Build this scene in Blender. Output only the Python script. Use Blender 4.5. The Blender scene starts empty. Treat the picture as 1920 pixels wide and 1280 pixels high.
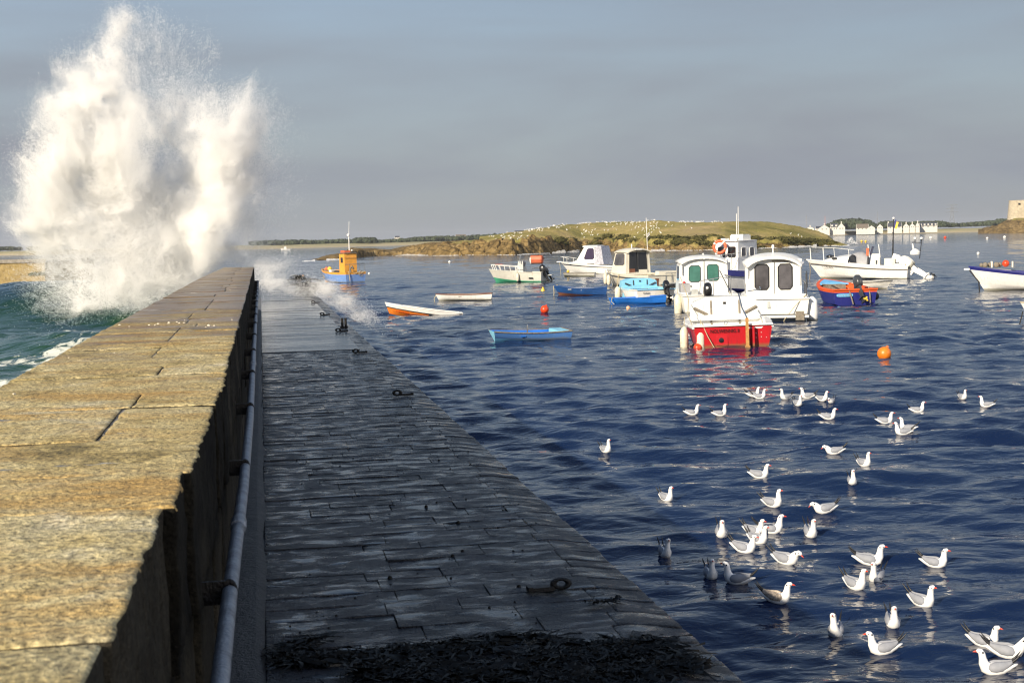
import bpy, math, random
import numpy as np
from mathutils import Matrix, Vector

random.seed(7)
rng = np.random.default_rng(7)
scene = bpy.context.scene
C = scene.collection
R = math.radians

# ------------------------------------------------------------------ camera
F = 2500.0                                   # focal length in photograph pixels (1920 wide)
CAMZ = 3.6                                   # eye height over the water; 1.65 m over the pavement


def cam_dir(x, y):
    v = np.array([(x - 960) / F, -(y - 640) / F, -1.0])
    return v / np.linalg.norm(v)


VP = (489.0, 459.0)                          # where the pier vanishes (+Y)
SLOPE = -0.0235                              # the horizon climbs slightly to the right
d1, d2 = cam_dir(*VP), cam_dir(VP[0] + 1200, VP[1] + SLOPE * 1200)
up_c = np.cross(d2, d1)
up_c /= np.linalg.norm(up_c)
if up_c[1] < 0:
    up_c = -up_c
right_c = np.cross(d1, up_c)
CAMR = np.array([right_c, d1, up_c])         # camera coords -> world coords
cam_data = bpy.data.cameras.new("camera")
cam = bpy.data.objects.new("camera", cam_data)
C.objects.link(cam)
M = Matrix.Identity(4)
for i in range(3):
    for j in range(3):
        M[i][j] = CAMR[i][j]
M[2][3] = CAMZ
cam.matrix_world = M
cam_data.sensor_width = 36.0
cam_data.lens = 36.0 * F / 1920.0
cam_data.clip_start = 0.05
cam_data.clip_end = 20000
cam_data.dof.use_dof = True
cam_data.dof.focus_distance = 45
cam_data.dof.aperture_fstop = 13.0
scene.camera = cam

# ------------------------------------------------------------------ sky, sun, exposure
SUN_AZ, SUN_EL = 48.0, 23.8                  # light travels SUN_AZ degrees right of the pier's axis
world = bpy.data.worlds.new("World")
scene.world = world
world.use_nodes = True
nt = world.node_tree
nt.nodes.clear()
wo = nt.nodes.new("ShaderNodeOutputWorld")
bg = nt.nodes.new("ShaderNodeBackground")
bg.inputs["Strength"].default_value = 0.095
sky = nt.nodes.new("ShaderNodeTexSky")
sky.sky_type = "NISHITA"
sky.sun_disc = False
sky.sun_elevation = R(SUN_EL)
sky.sun_rotation = R(180 - SUN_AZ)
sky.air_density = 1.0
sky.dust_density = 1.5
sky.ozone_density = 2.0
tc = nt.nodes.new("ShaderNodeTexCoord")
mp = nt.nodes.new("ShaderNodeMapping")
mp.inputs["Scale"].default_value = (1.0, 1.0, 5.5)
mp.inputs["Rotation"].default_value = (R(2.5), R(-1.5), 0)
cn = nt.nodes.new("ShaderNodeTexNoise")
cn.inputs["Scale"].default_value = 2.0
cn.inputs["Detail"].default_value = 7
cn.inputs["Roughness"].default_value = 0.52
cn.inputs["Distortion"].default_value = 0.35
nt.links.new(tc.outputs["Generated"], mp.inputs["Vector"])
nt.links.new(mp.outputs["Vector"], cn.inputs["Vector"])
sep = nt.nodes.new("ShaderNodeSeparateXYZ")
nt.links.new(tc.outputs["Generated"], sep.inputs[0])
elev = nt.nodes.new("ShaderNodeMapRange")    # thin cloud sheet: dense low down, open overhead
elev.inputs["From Min"].default_value = 0.0
elev.inputs["From Max"].default_value = 0.42
elev.inputs["To Min"].default_value = 1.25
elev.inputs["To Max"].default_value = 0.06
nt.links.new(sep.outputs["Z"], elev.inputs["Value"])
cr = nt.nodes.new("ShaderNodeMapRange")
cr.inputs["From Min"].default_value = 0.32
cr.inputs["From Max"].default_value = 0.66
cr.inputs["To Min"].default_value = 0.52
cr.inputs["To Max"].default_value = 1.0
nt.links.new(cn.outputs["Fac"], cr.inputs["Value"])
mul = nt.nodes.new("ShaderNodeMath")
mul.operation = "MULTIPLY"
mul.use_clamp = True
nt.links.new(elev.outputs[0], mul.inputs[0])
nt.links.new(cr.outputs[0], mul.inputs[1])
ccol = nt.nodes.new("ShaderNodeMix")         # cloud tone: grey-mauve to pale grey
ccol.data_type = "RGBA"
ccol.inputs["A"].default_value = (2.85, 3.15, 3.62, 1)
ccol.inputs["B"].default_value = (2.12, 2.30, 2.64, 1)
nt.links.new(cr.outputs[0], ccol.inputs["Factor"])
smix = nt.nodes.new("ShaderNodeMix")
smix.data_type = "RGBA"
nt.links.new(mul.outputs[0], smix.inputs["Factor"])
nt.links.new(sky.outputs["Color"], smix.inputs["A"])
nt.links.new(ccol.outputs["Result"], smix.inputs["B"])
nt.links.new(smix.outputs["Result"], bg.inputs["Color"])
nt.links.new(bg.outputs[0], wo.inputs["Surface"])

sun_data = bpy.data.lights.new("sun", "SUN")
sun_data.energy = 5.0
sun_data.angle = R(0.5)
sun_data.color = (1.0, 0.88, 0.70)
sun = bpy.data.objects.new("sun", sun_data)
C.objects.link(sun)
sdir = Vector((math.sin(R(SUN_AZ)) * math.cos(R(SUN_EL)), math.cos(R(SUN_AZ)) * math.cos(R(SUN_EL)), -math.sin(R(SUN_EL))))
sun.rotation_euler = sdir.to_track_quat("-Z", "Y").to_euler()

vs = scene.view_settings
vs.view_transform = "Standard"
vs.look = "None"
vs.exposure = 0.58
vs.gamma = 1.0
vs.use_curve_mapping = False
scene.render.engine = "CYCLES"
scene.cycles.max_bounces = 24
scene.cycles.diffuse_bounces = 22
scene.cycles.pixel_filter_type = "BLACKMAN_HARRIS"
scene.cycles.filter_width = 1.2
scene.cycles.glossy_bounces = 3
scene.cycles.transmission_bounces = 4
scene.cycles.transparent_max_bounces = 8
scene.cycles.caustics_reflective = False
scene.cycles.caustics_refractive = False
scene.cycles.use_denoising = True
scene.cycles.sample_clamp_indirect = 8.0


# ------------------------------------------------------------------ geometry of the view
def ray(x, y):
    return CAMR @ cam_dir(x, y)


def at(x, y, z=0.0):
    """the point of the plane z seen at this place of the photograph"""
    d = ray(x, y)
    t = (z - CAMZ) / d[2]
    return np.array([d[0] * t, d[1] * t, z])


def at_dist(x, y, dist):
    """the point seen at this place of the photograph, at this ground distance"""
    d = ray(x, y)
    t = dist / math.hypot(d[0], d[1])
    return np.array([d[0] * t, d[1] * t, CAMZ + d[2] * t])


def horizon_y(x):
    return VP[1] + SLOPE * (x - VP[0])


# ------------------------------------------------------------------ noise
def _hash(ix, iy, iz, seed):
    h = (ix.astype(np.int64) * 374761393 + iy.astype(np.int64) * 668265263 + iz.astype(np.int64) * 2147483647 + seed * 1274126177) & 0xFFFFFFFF
    h = ((h ^ (h >> 13)) * 1274126177) & 0xFFFFFFFF
    h = ((h ^ (h >> 16)) * 2246822519) & 0xFFFFFFFF
    return ((h ^ (h >> 15)) & 0xFFFFFF) / float(0xFFFFFF)


def vnoise(p, seed=0):
    p = np.asarray(p, float)
    i = np.floor(p).astype(np.int64)
    f = p - i
    u = f * f * f * (f * (f * 6 - 15) + 10)
    r = 0
    for dx in (0, 1):
        for dy in (0, 1):
            for dz in (0, 1):
                w = (u[..., 0] if dx else 1 - u[..., 0]) * (u[..., 1] if dy else 1 - u[..., 1]) * (u[..., 2] if dz else 1 - u[..., 2])
                r = r + w * _hash(i[..., 0] + dx, i[..., 1] + dy, i[..., 2] + dz, seed)
    return r * 2 - 1


def fbm(p, oct=4, seed=0, gain=0.5):
    p = np.asarray(p, float)
    a, s, r = 1.0, 0.0, 0.0
    for k in range(oct):
        r = r + a * vnoise(p * 2.03 ** k, seed + k * 17)
        s += a
        a *= gain
    return r / s


def smooth(a, b, x):
    t = np.clip((np.asarray(x, float) - a) / (b - a), 0, 1)
    return t * t * (3 - 2 * t)


# ------------------------------------------------------------------ materials
def nodes(name):
    m = bpy.data.materials.new(name)
    m.use_nodes = True
    t = m.node_tree
    b = t.nodes["Principled BSDF"]
    return m, t, b


def N(t, kind, **kw):
    n = t.nodes.new(kind)
    for k, v in kw.items():
        if k in n.inputs:
            n.inputs[k].default_value = v
        else:
            setattr(n, k, v)
    return n


def ramp(t, fac, stops, interp="LINEAR"):
    r = t.nodes.new("ShaderNodeValToRGB")
    r.color_ramp.interpolation = interp
    e = r.color_ramp.elements
    while len(e) < len(stops):
        e.new(0.5)
    for k, (p, c) in enumerate(stops):
        e[k].position = p
        e[k].color = (c[0], c[1], c[2], 1) if not isinstance(c, (int, float)) else (c, c, c, 1)
    if fac is not None:
        t.links.new(fac, r.inputs["Fac"])
    return r


def mixc(t, fac, a, b, blend="MIX"):
    m = t.nodes.new("ShaderNodeMix")
    m.data_type = "RGBA"
    m.blend_type = blend
    for key, v in (("Factor", fac), ("A", a), ("B", b)):
        if isinstance(v, (int, float)):
            m.inputs[key].default_value = v
        elif isinstance(v, tuple):
            m.inputs[key].default_value = (v[0], v[1], v[2], 1)
        else:
            t.links.new(v, m.inputs[key])
    return m.outputs["Result"]


def pmat(name, col, rough=0.5, metal=0.0, var=0.18, vscale=3.0, bump=0.0, bscale=40.0, coat=0.0, spec=0.5, alpha=1.0, trans=0.0):
    m, t, b = nodes(name)
    tc = N(t, "ShaderNodeTexCoord")
    n1 = N(t, "ShaderNodeTexNoise", Scale=vscale, Detail=6.0, Roughness=0.65)
    t.links.new(tc.outputs["Object"], n1.inputs["Vector"])
    lo = tuple(c * (1 - var) for c in col)
    hi = tuple(min(1, c * (1 + var * 0.5)) for c in col)
    r = ramp(t, n1.outputs["Fac"], [(0.3, lo), (0.62, hi)])
    t.links.new(r.outputs["Color"], b.inputs["Base Color"])
    b.inputs["Roughness"].default_value = rough
    b.inputs["Metallic"].default_value = metal
    b.inputs["Coat Weight"].default_value = coat
    b.inputs["Specular IOR Level"].default_value = spec
    b.inputs["Alpha"].default_value = alpha
    b.inputs["Transmission Weight"].default_value = trans
    if bump:
        n2 = N(t, "ShaderNodeTexNoise", Scale=bscale, Detail=4.0)
        t.links.new(tc.outputs["Object"], n2.inputs["Vector"])
        bp = N(t, "ShaderNodeBump", Strength=bump, Distance=0.02)
        t.links.new(n2.outputs["Fac"], bp.inputs["Height"])
        t.links.new(bp.outputs["Normal"], b.inputs["Normal"])
    return m


def gelcoat(name, col, rough=0.35, grime=(0.36, 0.29, 0.19), amount=0.5, weed=True):
    """boat paint: chalky patches, rain and rust streaks, a weedy band just over the waterline"""
    m, t, b = nodes(name)
    tc = N(t, "ShaderNodeTexCoord")
    n1 = N(t, "ShaderNodeTexNoise", Scale=1.8, Detail=6.0, Roughness=0.65)
    t.links.new(tc.outputs["Object"], n1.inputs["Vector"])
    r = ramp(t, n1.outputs["Fac"], [(0.3, tuple(c * 0.86 for c in col)), (0.6, col)])
    mp = N(t, "ShaderNodeMapping", Scale=(7.0, 7.0, 0.7))
    t.links.new(tc.outputs["Object"], mp.inputs["Vector"])
    n2 = N(t, "ShaderNodeTexNoise", Scale=1.6, Detail=5.0, Roughness=0.7)
    t.links.new(mp.outputs["Vector"], n2.inputs["Vector"])
    f2 = ramp(t, n2.outputs["Fac"], [(0.56, 0.0), (0.72, amount)])
    c = mixc(t, f2.outputs["Color"], r.outputs["Color"], grime)
    if weed:
        sz = N(t, "ShaderNodeSeparateXYZ")
        t.links.new(tc.outputs["Object"], sz.inputs[0])
        ad = N(t, "ShaderNodeMath", operation="MULTIPLY_ADD")
        t.links.new(n1.outputs["Fac"], ad.inputs[0])
        ad.inputs[1].default_value = -0.22
        t.links.new(sz.outputs["Z"], ad.inputs[2])
        f3 = N(t, "ShaderNodeMapRange", **{"From Min": -0.06, "From Max": 0.04, "To Min": 0.75, "To Max": 0.0})
        t.links.new(ad.outputs[0], f3.inputs["Value"])
        c = mixc(t, f3.outputs[0], c, (0.13, 0.12, 0.055))
    t.links.new(c, b.inputs["Base Color"])
    b.inputs["Roughness"].default_value = rough
    b.inputs["Coat Weight"].default_value = 0.15
    return m


MT = {
    "white": gelcoat("white_gelcoat", (0.80, 0.79, 0.75)),
    "offwhite": gelcoat("cream_gelcoat", (0.70, 0.66, 0.55)),
    "grey": pmat("grey_paint", (0.42, 0.43, 0.41), 0.45, var=0.2),
    "greyhull": gelcoat("pale_grey_hull", (0.55, 0.54, 0.48), amount=0.7),
    "lightblue": pmat("light_blue_paint", (0.24, 0.56, 0.74), 0.45, var=0.15),
    "skyblue": pmat("sky_blue_paint", (0.16, 0.46, 0.78), 0.45, var=0.18),
    "midblue": gelcoat("mid_blue_paint", (0.075, 0.20, 0.50), 0.5, grime=(0.18, 0.28, 0.42), amount=0.7),
    "cornflower": gelcoat("cornflower_paint", (0.16, 0.29, 0.60), 0.5, grime=(0.10, 0.14, 0.28), amount=0.7),
    "blue": pmat("blue_paint", (0.015, 0.14, 0.52), 0.45, var=0.2),
    "darkblue": pmat("dark_blue_paint", (0.012, 0.06, 0.20), 0.5, var=0.25),
    "navy": gelcoat("navy_paint", (0.020, 0.024, 0.18), grime=(0.08, 0.08, 0.16), amount=0.6, weed=False),
    "red": gelcoat("red_paint", (0.46, 0.012, 0.018), grime=(0.20, 0.02, 0.02), amount=0.7),
    "orange": pmat("orange_paint", (0.74, 0.20, 0.02), 0.45, var=0.15),
    "cabinorange": pmat("orange_cabin_paint", (0.72, 0.33, 0.045), 0.55, var=0.14),
    "hotorange": pmat("hot_orange_paint", (0.70, 0.10, 0.02), 0.5, var=0.15),
    "brick": pmat("orange_canister_plastic", (0.55, 0.13, 0.06), 0.55),
    "green": pmat("green_boot_paint", (0.05, 0.30, 0.17), 0.6),
    "weed": pmat("weedy_antifouling", (0.10, 0.11, 0.06), 0.8, var=0.5, vscale=9),
    "black": pmat("black_plastic", (0.012, 0.012, 0.013), 0.3, coat=0.3),
    "cowl": pmat("dark_grey_cowl", (0.045, 0.047, 0.052), 0.3, coat=0.3),
    "rubber": pmat("black_rubber", (0.02, 0.02, 0.02), 0.7),
    "steel": pmat("stainless_tube", (0.55, 0.55, 0.54), 0.25, metal=0.9),
    "galv": pmat("galvanised_pipe", (0.20, 0.22, 0.25), 0.46, metal=0.45, var=0.55, vscale=14, bump=0.3, bscale=110),
    "iron": pmat("rusty_black_iron", (0.009, 0.0075, 0.0065), 0.5, var=0.5, vscale=30, bump=0.5, bscale=90, spec=0.3),
    "wood": pmat("varnished_wood", (0.42, 0.22, 0.07), 0.45, var=0.3, vscale=12),
    "greywood": pmat("weathered_wood", (0.20, 0.17, 0.13), 0.7, var=0.4, vscale=14),
    "rope": pmat("rope", (0.45, 0.38, 0.24), 0.9),
    "glass": pmat("dark_tinted_glass", (0.018, 0.018, 0.020), 0.05, var=0.3, coat=0.5),
    "glasspurple": pmat("purple_tinted_glass", (0.045, 0.03, 0.06), 0.08, coat=0.5),
    "glassgreen": pmat("green_tinted_glass", (0.05, 0.15, 0.12), 0.12, coat=0.4),
    "glassgrey": pmat("grey_window_glass", (0.075, 0.07, 0.075), 0.06, var=0.5, vscale=1.6, coat=0.5),
    "canopy": pmat("grey_canvas", (0.33, 0.33, 0.34), 0.7, bump=0.2),
    "vinyl": pmat("clear_vinyl", (0.42, 0.42, 0.47), 0.15, var=0.5, vscale=7),
    "fender": pmat("dirty_white_fender", (0.66, 0.61, 0.48), 0.5, var=0.3, vscale=8),
    "buoyorange": pmat("orange_buoy_plastic", (0.72, 0.19, 0.015), 0.4, var=0.25, vscale=6),
    "buoyred": pmat("red_orange_buoy_plastic", (0.66, 0.06, 0.015), 0.35, var=0.3, vscale=6),
    "yellow": pmat("yellow_plastic", (0.75, 0.50, 0.05), 0.4),
    "peach": pmat("faded_peach_plastic", (0.70, 0.42, 0.26), 0.5),
    "buoywhite": pmat("white_buoy_plastic", (0.80, 0.78, 0.72), 0.4),
    "life": pmat("lifebuoy_orange", (0.75, 0.12, 0.04), 0.5),
    "brown": pmat("brown_board", (0.16, 0.06, 0.03), 0.6),
    "plum": pmat("gull_white_feathers", (0.80, 0.79, 0.77), 0.7, var=0.06),
    "mantle": pmat("gull_grey_feathers", (0.25, 0.26, 0.29), 0.7, var=0.12, vscale=20),
    "mottled": pmat("gull_mottled_feathers", (0.36, 0.30, 0.24), 0.75, var=0.75, vscale=45),
    "tip": pmat("gull_black_feathers", (0.012, 0.012, 0.014), 0.5),
    "bill": pmat("gull_red_bill", (0.52, 0.05, 0.02), 0.4),
    "slate": pmat("slate_roof", (0.06, 0.065, 0.08), 0.6),
    "thatch": pmat("thatch_roof", (0.16, 0.13, 0.10), 0.9),
    "render": pmat("white_render", (0.60, 0.575, 0.52), 0.8),
    "fortstone": pmat("fort_stone", (0.42, 0.36, 0.26), 0.9, var=0.3, vscale=0.6, bump=0.4, bscale=1.5),
    "pylon": pmat("pylon_steel", (0.22, 0.23, 0.25), 0.6),
    "wooded": pmat("far_foliage", (0.052, 0.068, 0.036), 0.95, var=0.5, vscale=0.25),
    "shell": pmat("pale_shell_bits", (0.62, 0.55, 0.42), 0.7, var=0.5, vscale=30),
}


# ------------------------------------------------------------------ mesh builder
class MB:
    def __init__(self):
        self.v, self.f, self.m = [], [], []

    def add(self, verts, faces, mi=0):
        o = len(self.v)
        self.v += [tuple(float(c) for c in p) for p in verts]
        for k, f in enumerate(faces):
            self.f.append([i + o for i in f])
            self.m.append(mi[k] if isinstance(mi, list) else mi)
        return self

    def box(self, c, s, mi=0, rz=0.0, ry=0.0, taper=1.0, rx=0.0):
        mat = Matrix.Rotation(rz, 3, "Z") @ Matrix.Rotation(ry, 3, "Y") @ Matrix.Rotation(rx, 3, "X")
        vs = []
        for z in (-1, 1):
            k = taper if z > 0 else 1.0
            for x, y in ((-1, -1), (1, -1), (1, 1), (-1, 1)):
                p = mat @ Vector((x * s[0] / 2 * k, y * s[1] / 2 * k, z * s[2] / 2))
                vs.append((p.x + c[0], p.y + c[1], p.z + c[2]))
        return self.add(vs, [(3, 2, 1, 0), (4, 5, 6, 7), (0, 1, 5, 4), (1, 2, 6, 5), (2, 3, 7, 6), (3, 0, 4, 7)], mi)

    def loft(self, rings, mi=0, cap=True, closed=True):
        n = len(rings[0])
        vs = [p for r in rings for p in r]
        fs = []
        for a in range(len(rings) - 1):
            for b in range(n if closed else n - 1):
                c = (b + 1) % n
                fs.append((a * n + b, a * n + c, (a + 1) * n + c, (a + 1) * n + b))
        if cap and closed:
            fs.append(tuple(reversed(range(n))))
            fs.append(tuple((len(rings) - 1) * n + k for k in range(n)))
        return self.add(vs, fs, mi)

    def tube(self, pts, r, n=6, mi=0, cap=True, closed=False):
        pts = [Vector(p) for p in pts]
        rad = r if isinstance(r, (list, tuple)) else [r] * len(pts)
        rings, ref = [], None
        cnt = len(pts)
        for k, p in enumerate(pts):
            a = pts[(k - 1) % cnt] if closed else pts[max(k - 1, 0)]
            b = pts[(k + 1) % cnt] if closed else pts[min(k + 1, cnt - 1)]
            t = (b - a).normalized()
            if ref is None:
                ref = Vector((0, 0, 1)) if abs(t.z) < 0.9 else Vector((1, 0, 0))
            u = (ref - t * ref.dot(t)).normalized()
            w = t.cross(u)
            ref = u
            rings.append([p + u * math.cos(2 * math.pi * q / n) * rad[k] + w * math.sin(2 * math.pi * q / n) * rad[k] for q in range(n)])
        if closed:
            rings.append(rings[0])
            cap = False
        return self.loft(rings, mi, cap)

    def torus(self, c, axis, R0, r, n=16, m=8, mi=0):
        ax = Vector(axis).normalized()
        u = ax.orthogonal().normalized()
        w = ax.cross(u)
        c = Vector(c)
        return self.tube([c + u * math.cos(2 * math.pi * k / n) * R0 + w * math.sin(2 * math.pi * k / n) * R0 for k in range(n)], r, m, mi, closed=True)

    def lathe(self, prof, c=(0, 0, 0), n=16, mi=0, axis="z"):
        rings = []
        for r, z in prof:
            ring = []
            for k in range(n):
                a = 2 * math.pi * k / n
                x, y = r * math.cos(a), r * math.sin(a)
                ring.append((c[0] + x, c[1] + y, c[2] + z) if axis == "z" else (c[0] + z, c[1] + x, c[2] + y))
            rings.append(ring)
        return self.loft(rings, mi)

    def prism(self, poly, y0, y1, mi=0, plane="xz"):
        n = len(poly)
        mk = (lambda p, y: (p[0], y, p[1])) if plane == "xz" else ((lambda p, y: (y, p[0], p[1])) if plane == "yz" else (lambda p, y: (p[0], p[1], y)))
        vs = [mk(p, y0) for p in poly] + [mk(p, y1) for p in poly]
        fs = [tuple(range(n)), tuple(reversed(range(n, 2 * n)))]
        for k in range(n):
            q = (k + 1) % n
            fs.append((k, k + n, q + n, q))
        return self.add(vs, fs, mi)

    def mesh(self, name, mats, angle=38):
        me = bpy.data.meshes.new(name)
        me.from_pydata(self.v, [], self.f)
        for mm in mats if isinstance(mats, (list, tuple)) else [mats]:
            me.materials.append(MT[mm] if isinstance(mm, str) else mm)
        if len(me.materials) > 1:
            me.polygons.foreach_set("material_index", self.m)
        me.update()
        import bmesh
        bm = bmesh.new()
        bm.from_mesh(me)
        bmesh.ops.recalc_face_normals(bm, faces=bm.faces)
        bm.to_mesh(me)
        bm.free()
        if angle:
            me.polygons.foreach_set("use_smooth", [True] * len(me.polygons))
            me.set_sharp_from_angle(angle=R(angle))
        return me

    def build(self, name, mats, parent=None, angle=38):
        return link(name, self.mesh(name, mats, angle), parent)


def link(name, me, parent=None):
    o = bpy.data.objects.new(name, me)
    C.objects.link(o)
    if parent is not None:
        o.parent = parent
    return o


def np_mesh(name, verts, quads, mats, smooth_it=True):
    me = bpy.data.meshes.new(name)
    verts = np.asarray(verts, np.float32)
    quads = np.asarray(quads, np.int32)
    me.vertices.add(len(verts))
    me.vertices.foreach_set("co", verts.ravel())
    me.loops.add(quads.size)
    me.loops.foreach_set("vertex_index", quads.ravel())
    me.polygons.add(len(quads))
    me.polygons.foreach_set("loop_start", np.arange(0, quads.size, quads.shape[1], dtype=np.int32))
    me.polygons.foreach_set("loop_total", np.full(len(quads), quads.shape[1], np.int32))
    me.update(calc_edges=True)
    me.polygons.foreach_set("use_smooth", np.full(len(quads), smooth_it))
    for mm in mats if isinstance(mats, (list, tuple)) else [mats]:
        me.materials.append(MT[mm] if isinstance(mm, str) else mm)
    return me


def attr(me, name, vals):
    a = me.attributes.new(name, "FLOAT", "POINT")
    a.data.foreach_set("value", np.asarray(vals, np.float32))


def tag(o, label=None, cat=None, group=None, kind=None):
    for k, v in (("label", label), ("category", cat), ("group", group), ("kind", kind)):
        if v:
            o[k] = v
    return o


def thing(name, label, cat, loc=(0, 0, 0), rz=0.0, group=None):
    o = bpy.data.objects.new(name, None)
    C.objects.link(o)
    o.empty_display_size = 0.2
    o.location = loc
    o.rotation_euler = (0, 0, rz)
    return tag(o, label, cat, group)


def copy_thing(root, depth=True):
    r = root.copy()
    C.objects.link(r)
    if depth:
        for ch in list(root.children):
            c = ch.copy()
            C.objects.link(c)
            c.parent = r
            for g in list(ch.children):
                d = g.copy()
                C.objects.link(d)
                d.parent = c
    return r


def img_dir(pos, deg):
    """ground direction: 0 = towards the right of the photograph, 90 = away, 180 = left, 270 = towards the camera"""
    a = Vector((pos[0], pos[1], 0)).normalized()
    r = Vector((a.y, -a.x, 0))
    d = r * math.cos(R(deg)) + a * math.sin(R(deg))
    return math.atan2(d.y, d.x)
# ------------------------------------------------------------------ the sea
WAVES = []
wr = np.random.default_rng(21)
for k in range(90):
    lam = 0.28 * (7.5 / 0.28) ** (k / 89.0) * wr.uniform(0.93, 1.07)
    ang = R(12) + wr.normal(0, 0.46)                   # travels roughly along the harbour, away from the quay end
    kk = 2 * math.pi / lam
    slope = 0.040 * (1.0 if lam < 1.3 else (1.3 / lam) ** 1.15) * (1.0 if lam > 0.6 else (lam / 0.6) ** 0.6)
    WAVES.append((kk * math.sin(ang), kk * math.cos(ang), slope / kk, wr.uniform(0, 6.283), lam))


def swell(x, y):
    """the rougher, higher water on the open side of the pier"""
    side = smooth(-0.9, -2.6, x) * smooth(95, 70, y)
    h = 1.9 * np.exp(-((y - 64 + 0.25 * (x + 8)) / 6.5) ** 2) * smooth(-26, -9, x)
    h = h + 0.75 * np.exp(-((y - 47 + 0.5 * (x + 6)) / 3.0) ** 2) * smooth(-14, -6, x)
    h = h + 0.28 * np.sin(0.55 * y + 0.35 * x + 1.0)
    return side * h


def sea_h(x, y, spacing=None):
    x, y = np.asarray(x, float), np.asarray(y, float)
    h = np.zeros(np.broadcast(x, y).shape)
    gust = 1.0 + 0.35 * np.sin(x * 0.21 + 0.13 * y + 1.3) * np.sin(0.17 * y - 0.1 * x)
    for kx, ky, a, ph, lam in WAVES:
        s = np.sin(kx * x + ky * y + ph)
        w = a * (s + 0.34 * (s * s - 0.5))
        if spacing is not None:
            w = w * smooth(1.6, 3.2, lam / spacing)
        h = h + w
    return h * gust + swell(x, y)


def surf(x, y):
    """height of the water as meshed"""
    r = math.hypot(x, y)
    return float(sea_h(x, y, max(0.045, r * 0.0058) * 0.9) * smooth(520, 260, r))


def on_water(x, y):
    """the nearest point of the rippled water seen at this place of the photograph"""
    d = ray(x, y)
    t0 = CAMZ / -d[2]
    for k in np.linspace(0.80, 1.25, 240):
        p = np.array([0, 0, CAMZ]) + d * t0 * k
        if p[2] <= surf(p[0], p[1]):
            return p
    return np.array([0, 0, CAMZ]) + d * t0


rad = [2.2]
while rad[-1] < 7000:
    r0 = rad[-1]
    rad.append(r0 + (max(0.045, r0 * 0.0058) if r0 < 150 else r0 * (0.010 if r0 < 480 else 0.07)))
rad = np.array(rad)
fine = np.arange(-18.0, 38.0, 0.13)
coarse = np.concatenate([np.arange(38.5, 60, 2.0), np.arange(60, 320, 8.0), np.arange(320, 342, 2.0)])
azs = np.radians(np.concatenate([fine, coarse]))
RR, AA = np.meshgrid(rad, azs, indexing="ij")
SX, SY = RR * np.sin(AA), RR * np.cos(AA)
SP = np.maximum(np.maximum(0.045, RR * 0.0058) * 0.9, 0.0)
SP = np.where((AA > R(37.8)), RR * 0.1, SP)
SZ = sea_h(SX, SY, SP) * smooth(520, 260, RR)
nr, na = SX.shape
idx = np.arange(nr * na).reshape(nr, na)
nx = np.roll(idx, -1, axis=1)
quads = np.stack([idx[:-1], nx[:-1], nx[1:], idx[1:]], -1).reshape(-1, 4)
sea_me = np_mesh("sea", np.stack([SX, SY, SZ], -1).reshape(-1, 3), quads[:, ::-1], [])
aer = smooth(-0.8, -2.4, SX) * smooth(92, 60, SY) * smooth(-40, -12, SX)
pn = fbm(np.stack([SX * 0.35, SY * 0.14, SX * 0], -1), 3, 5)
aer = np.clip(aer * (0.9 + 0.7 * pn) * np.where(SY > 54, 0.75, 1.0), 0, 1)
fo = smooth(-0.8, -1.6, SX) * smooth(62, 36, SY) * smooth(-17, -3, SX)
fo2 = fbm(np.stack([SX * 0.55 + 3, SY * 0.28, SX * 0], -1), 4, 9)
foam = np.clip(fo * (0.60 + 1.0 * fo2), 0, 1)
# slick of foam crumbs over the small shoal in the harbour
for (fx, fy, rx, ry, s) in ((1310, 722, 60, 10, 0.40), (985, 716, 90, 9, 0.36)):
    q = at(fx, fy)
    d2 = ((SX - q[0]) / (rx / F * q[1])) ** 2 + ((SY - q[1]) / (ry / F * q[1] ** 2 / CAMZ)) ** 2
    foam = np.maximum(foam, s * np.exp(-d2 * 1.2))
attr(sea_me, "aerated", aer.ravel())
attr(sea_me, "foam", foam.ravel())


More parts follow.
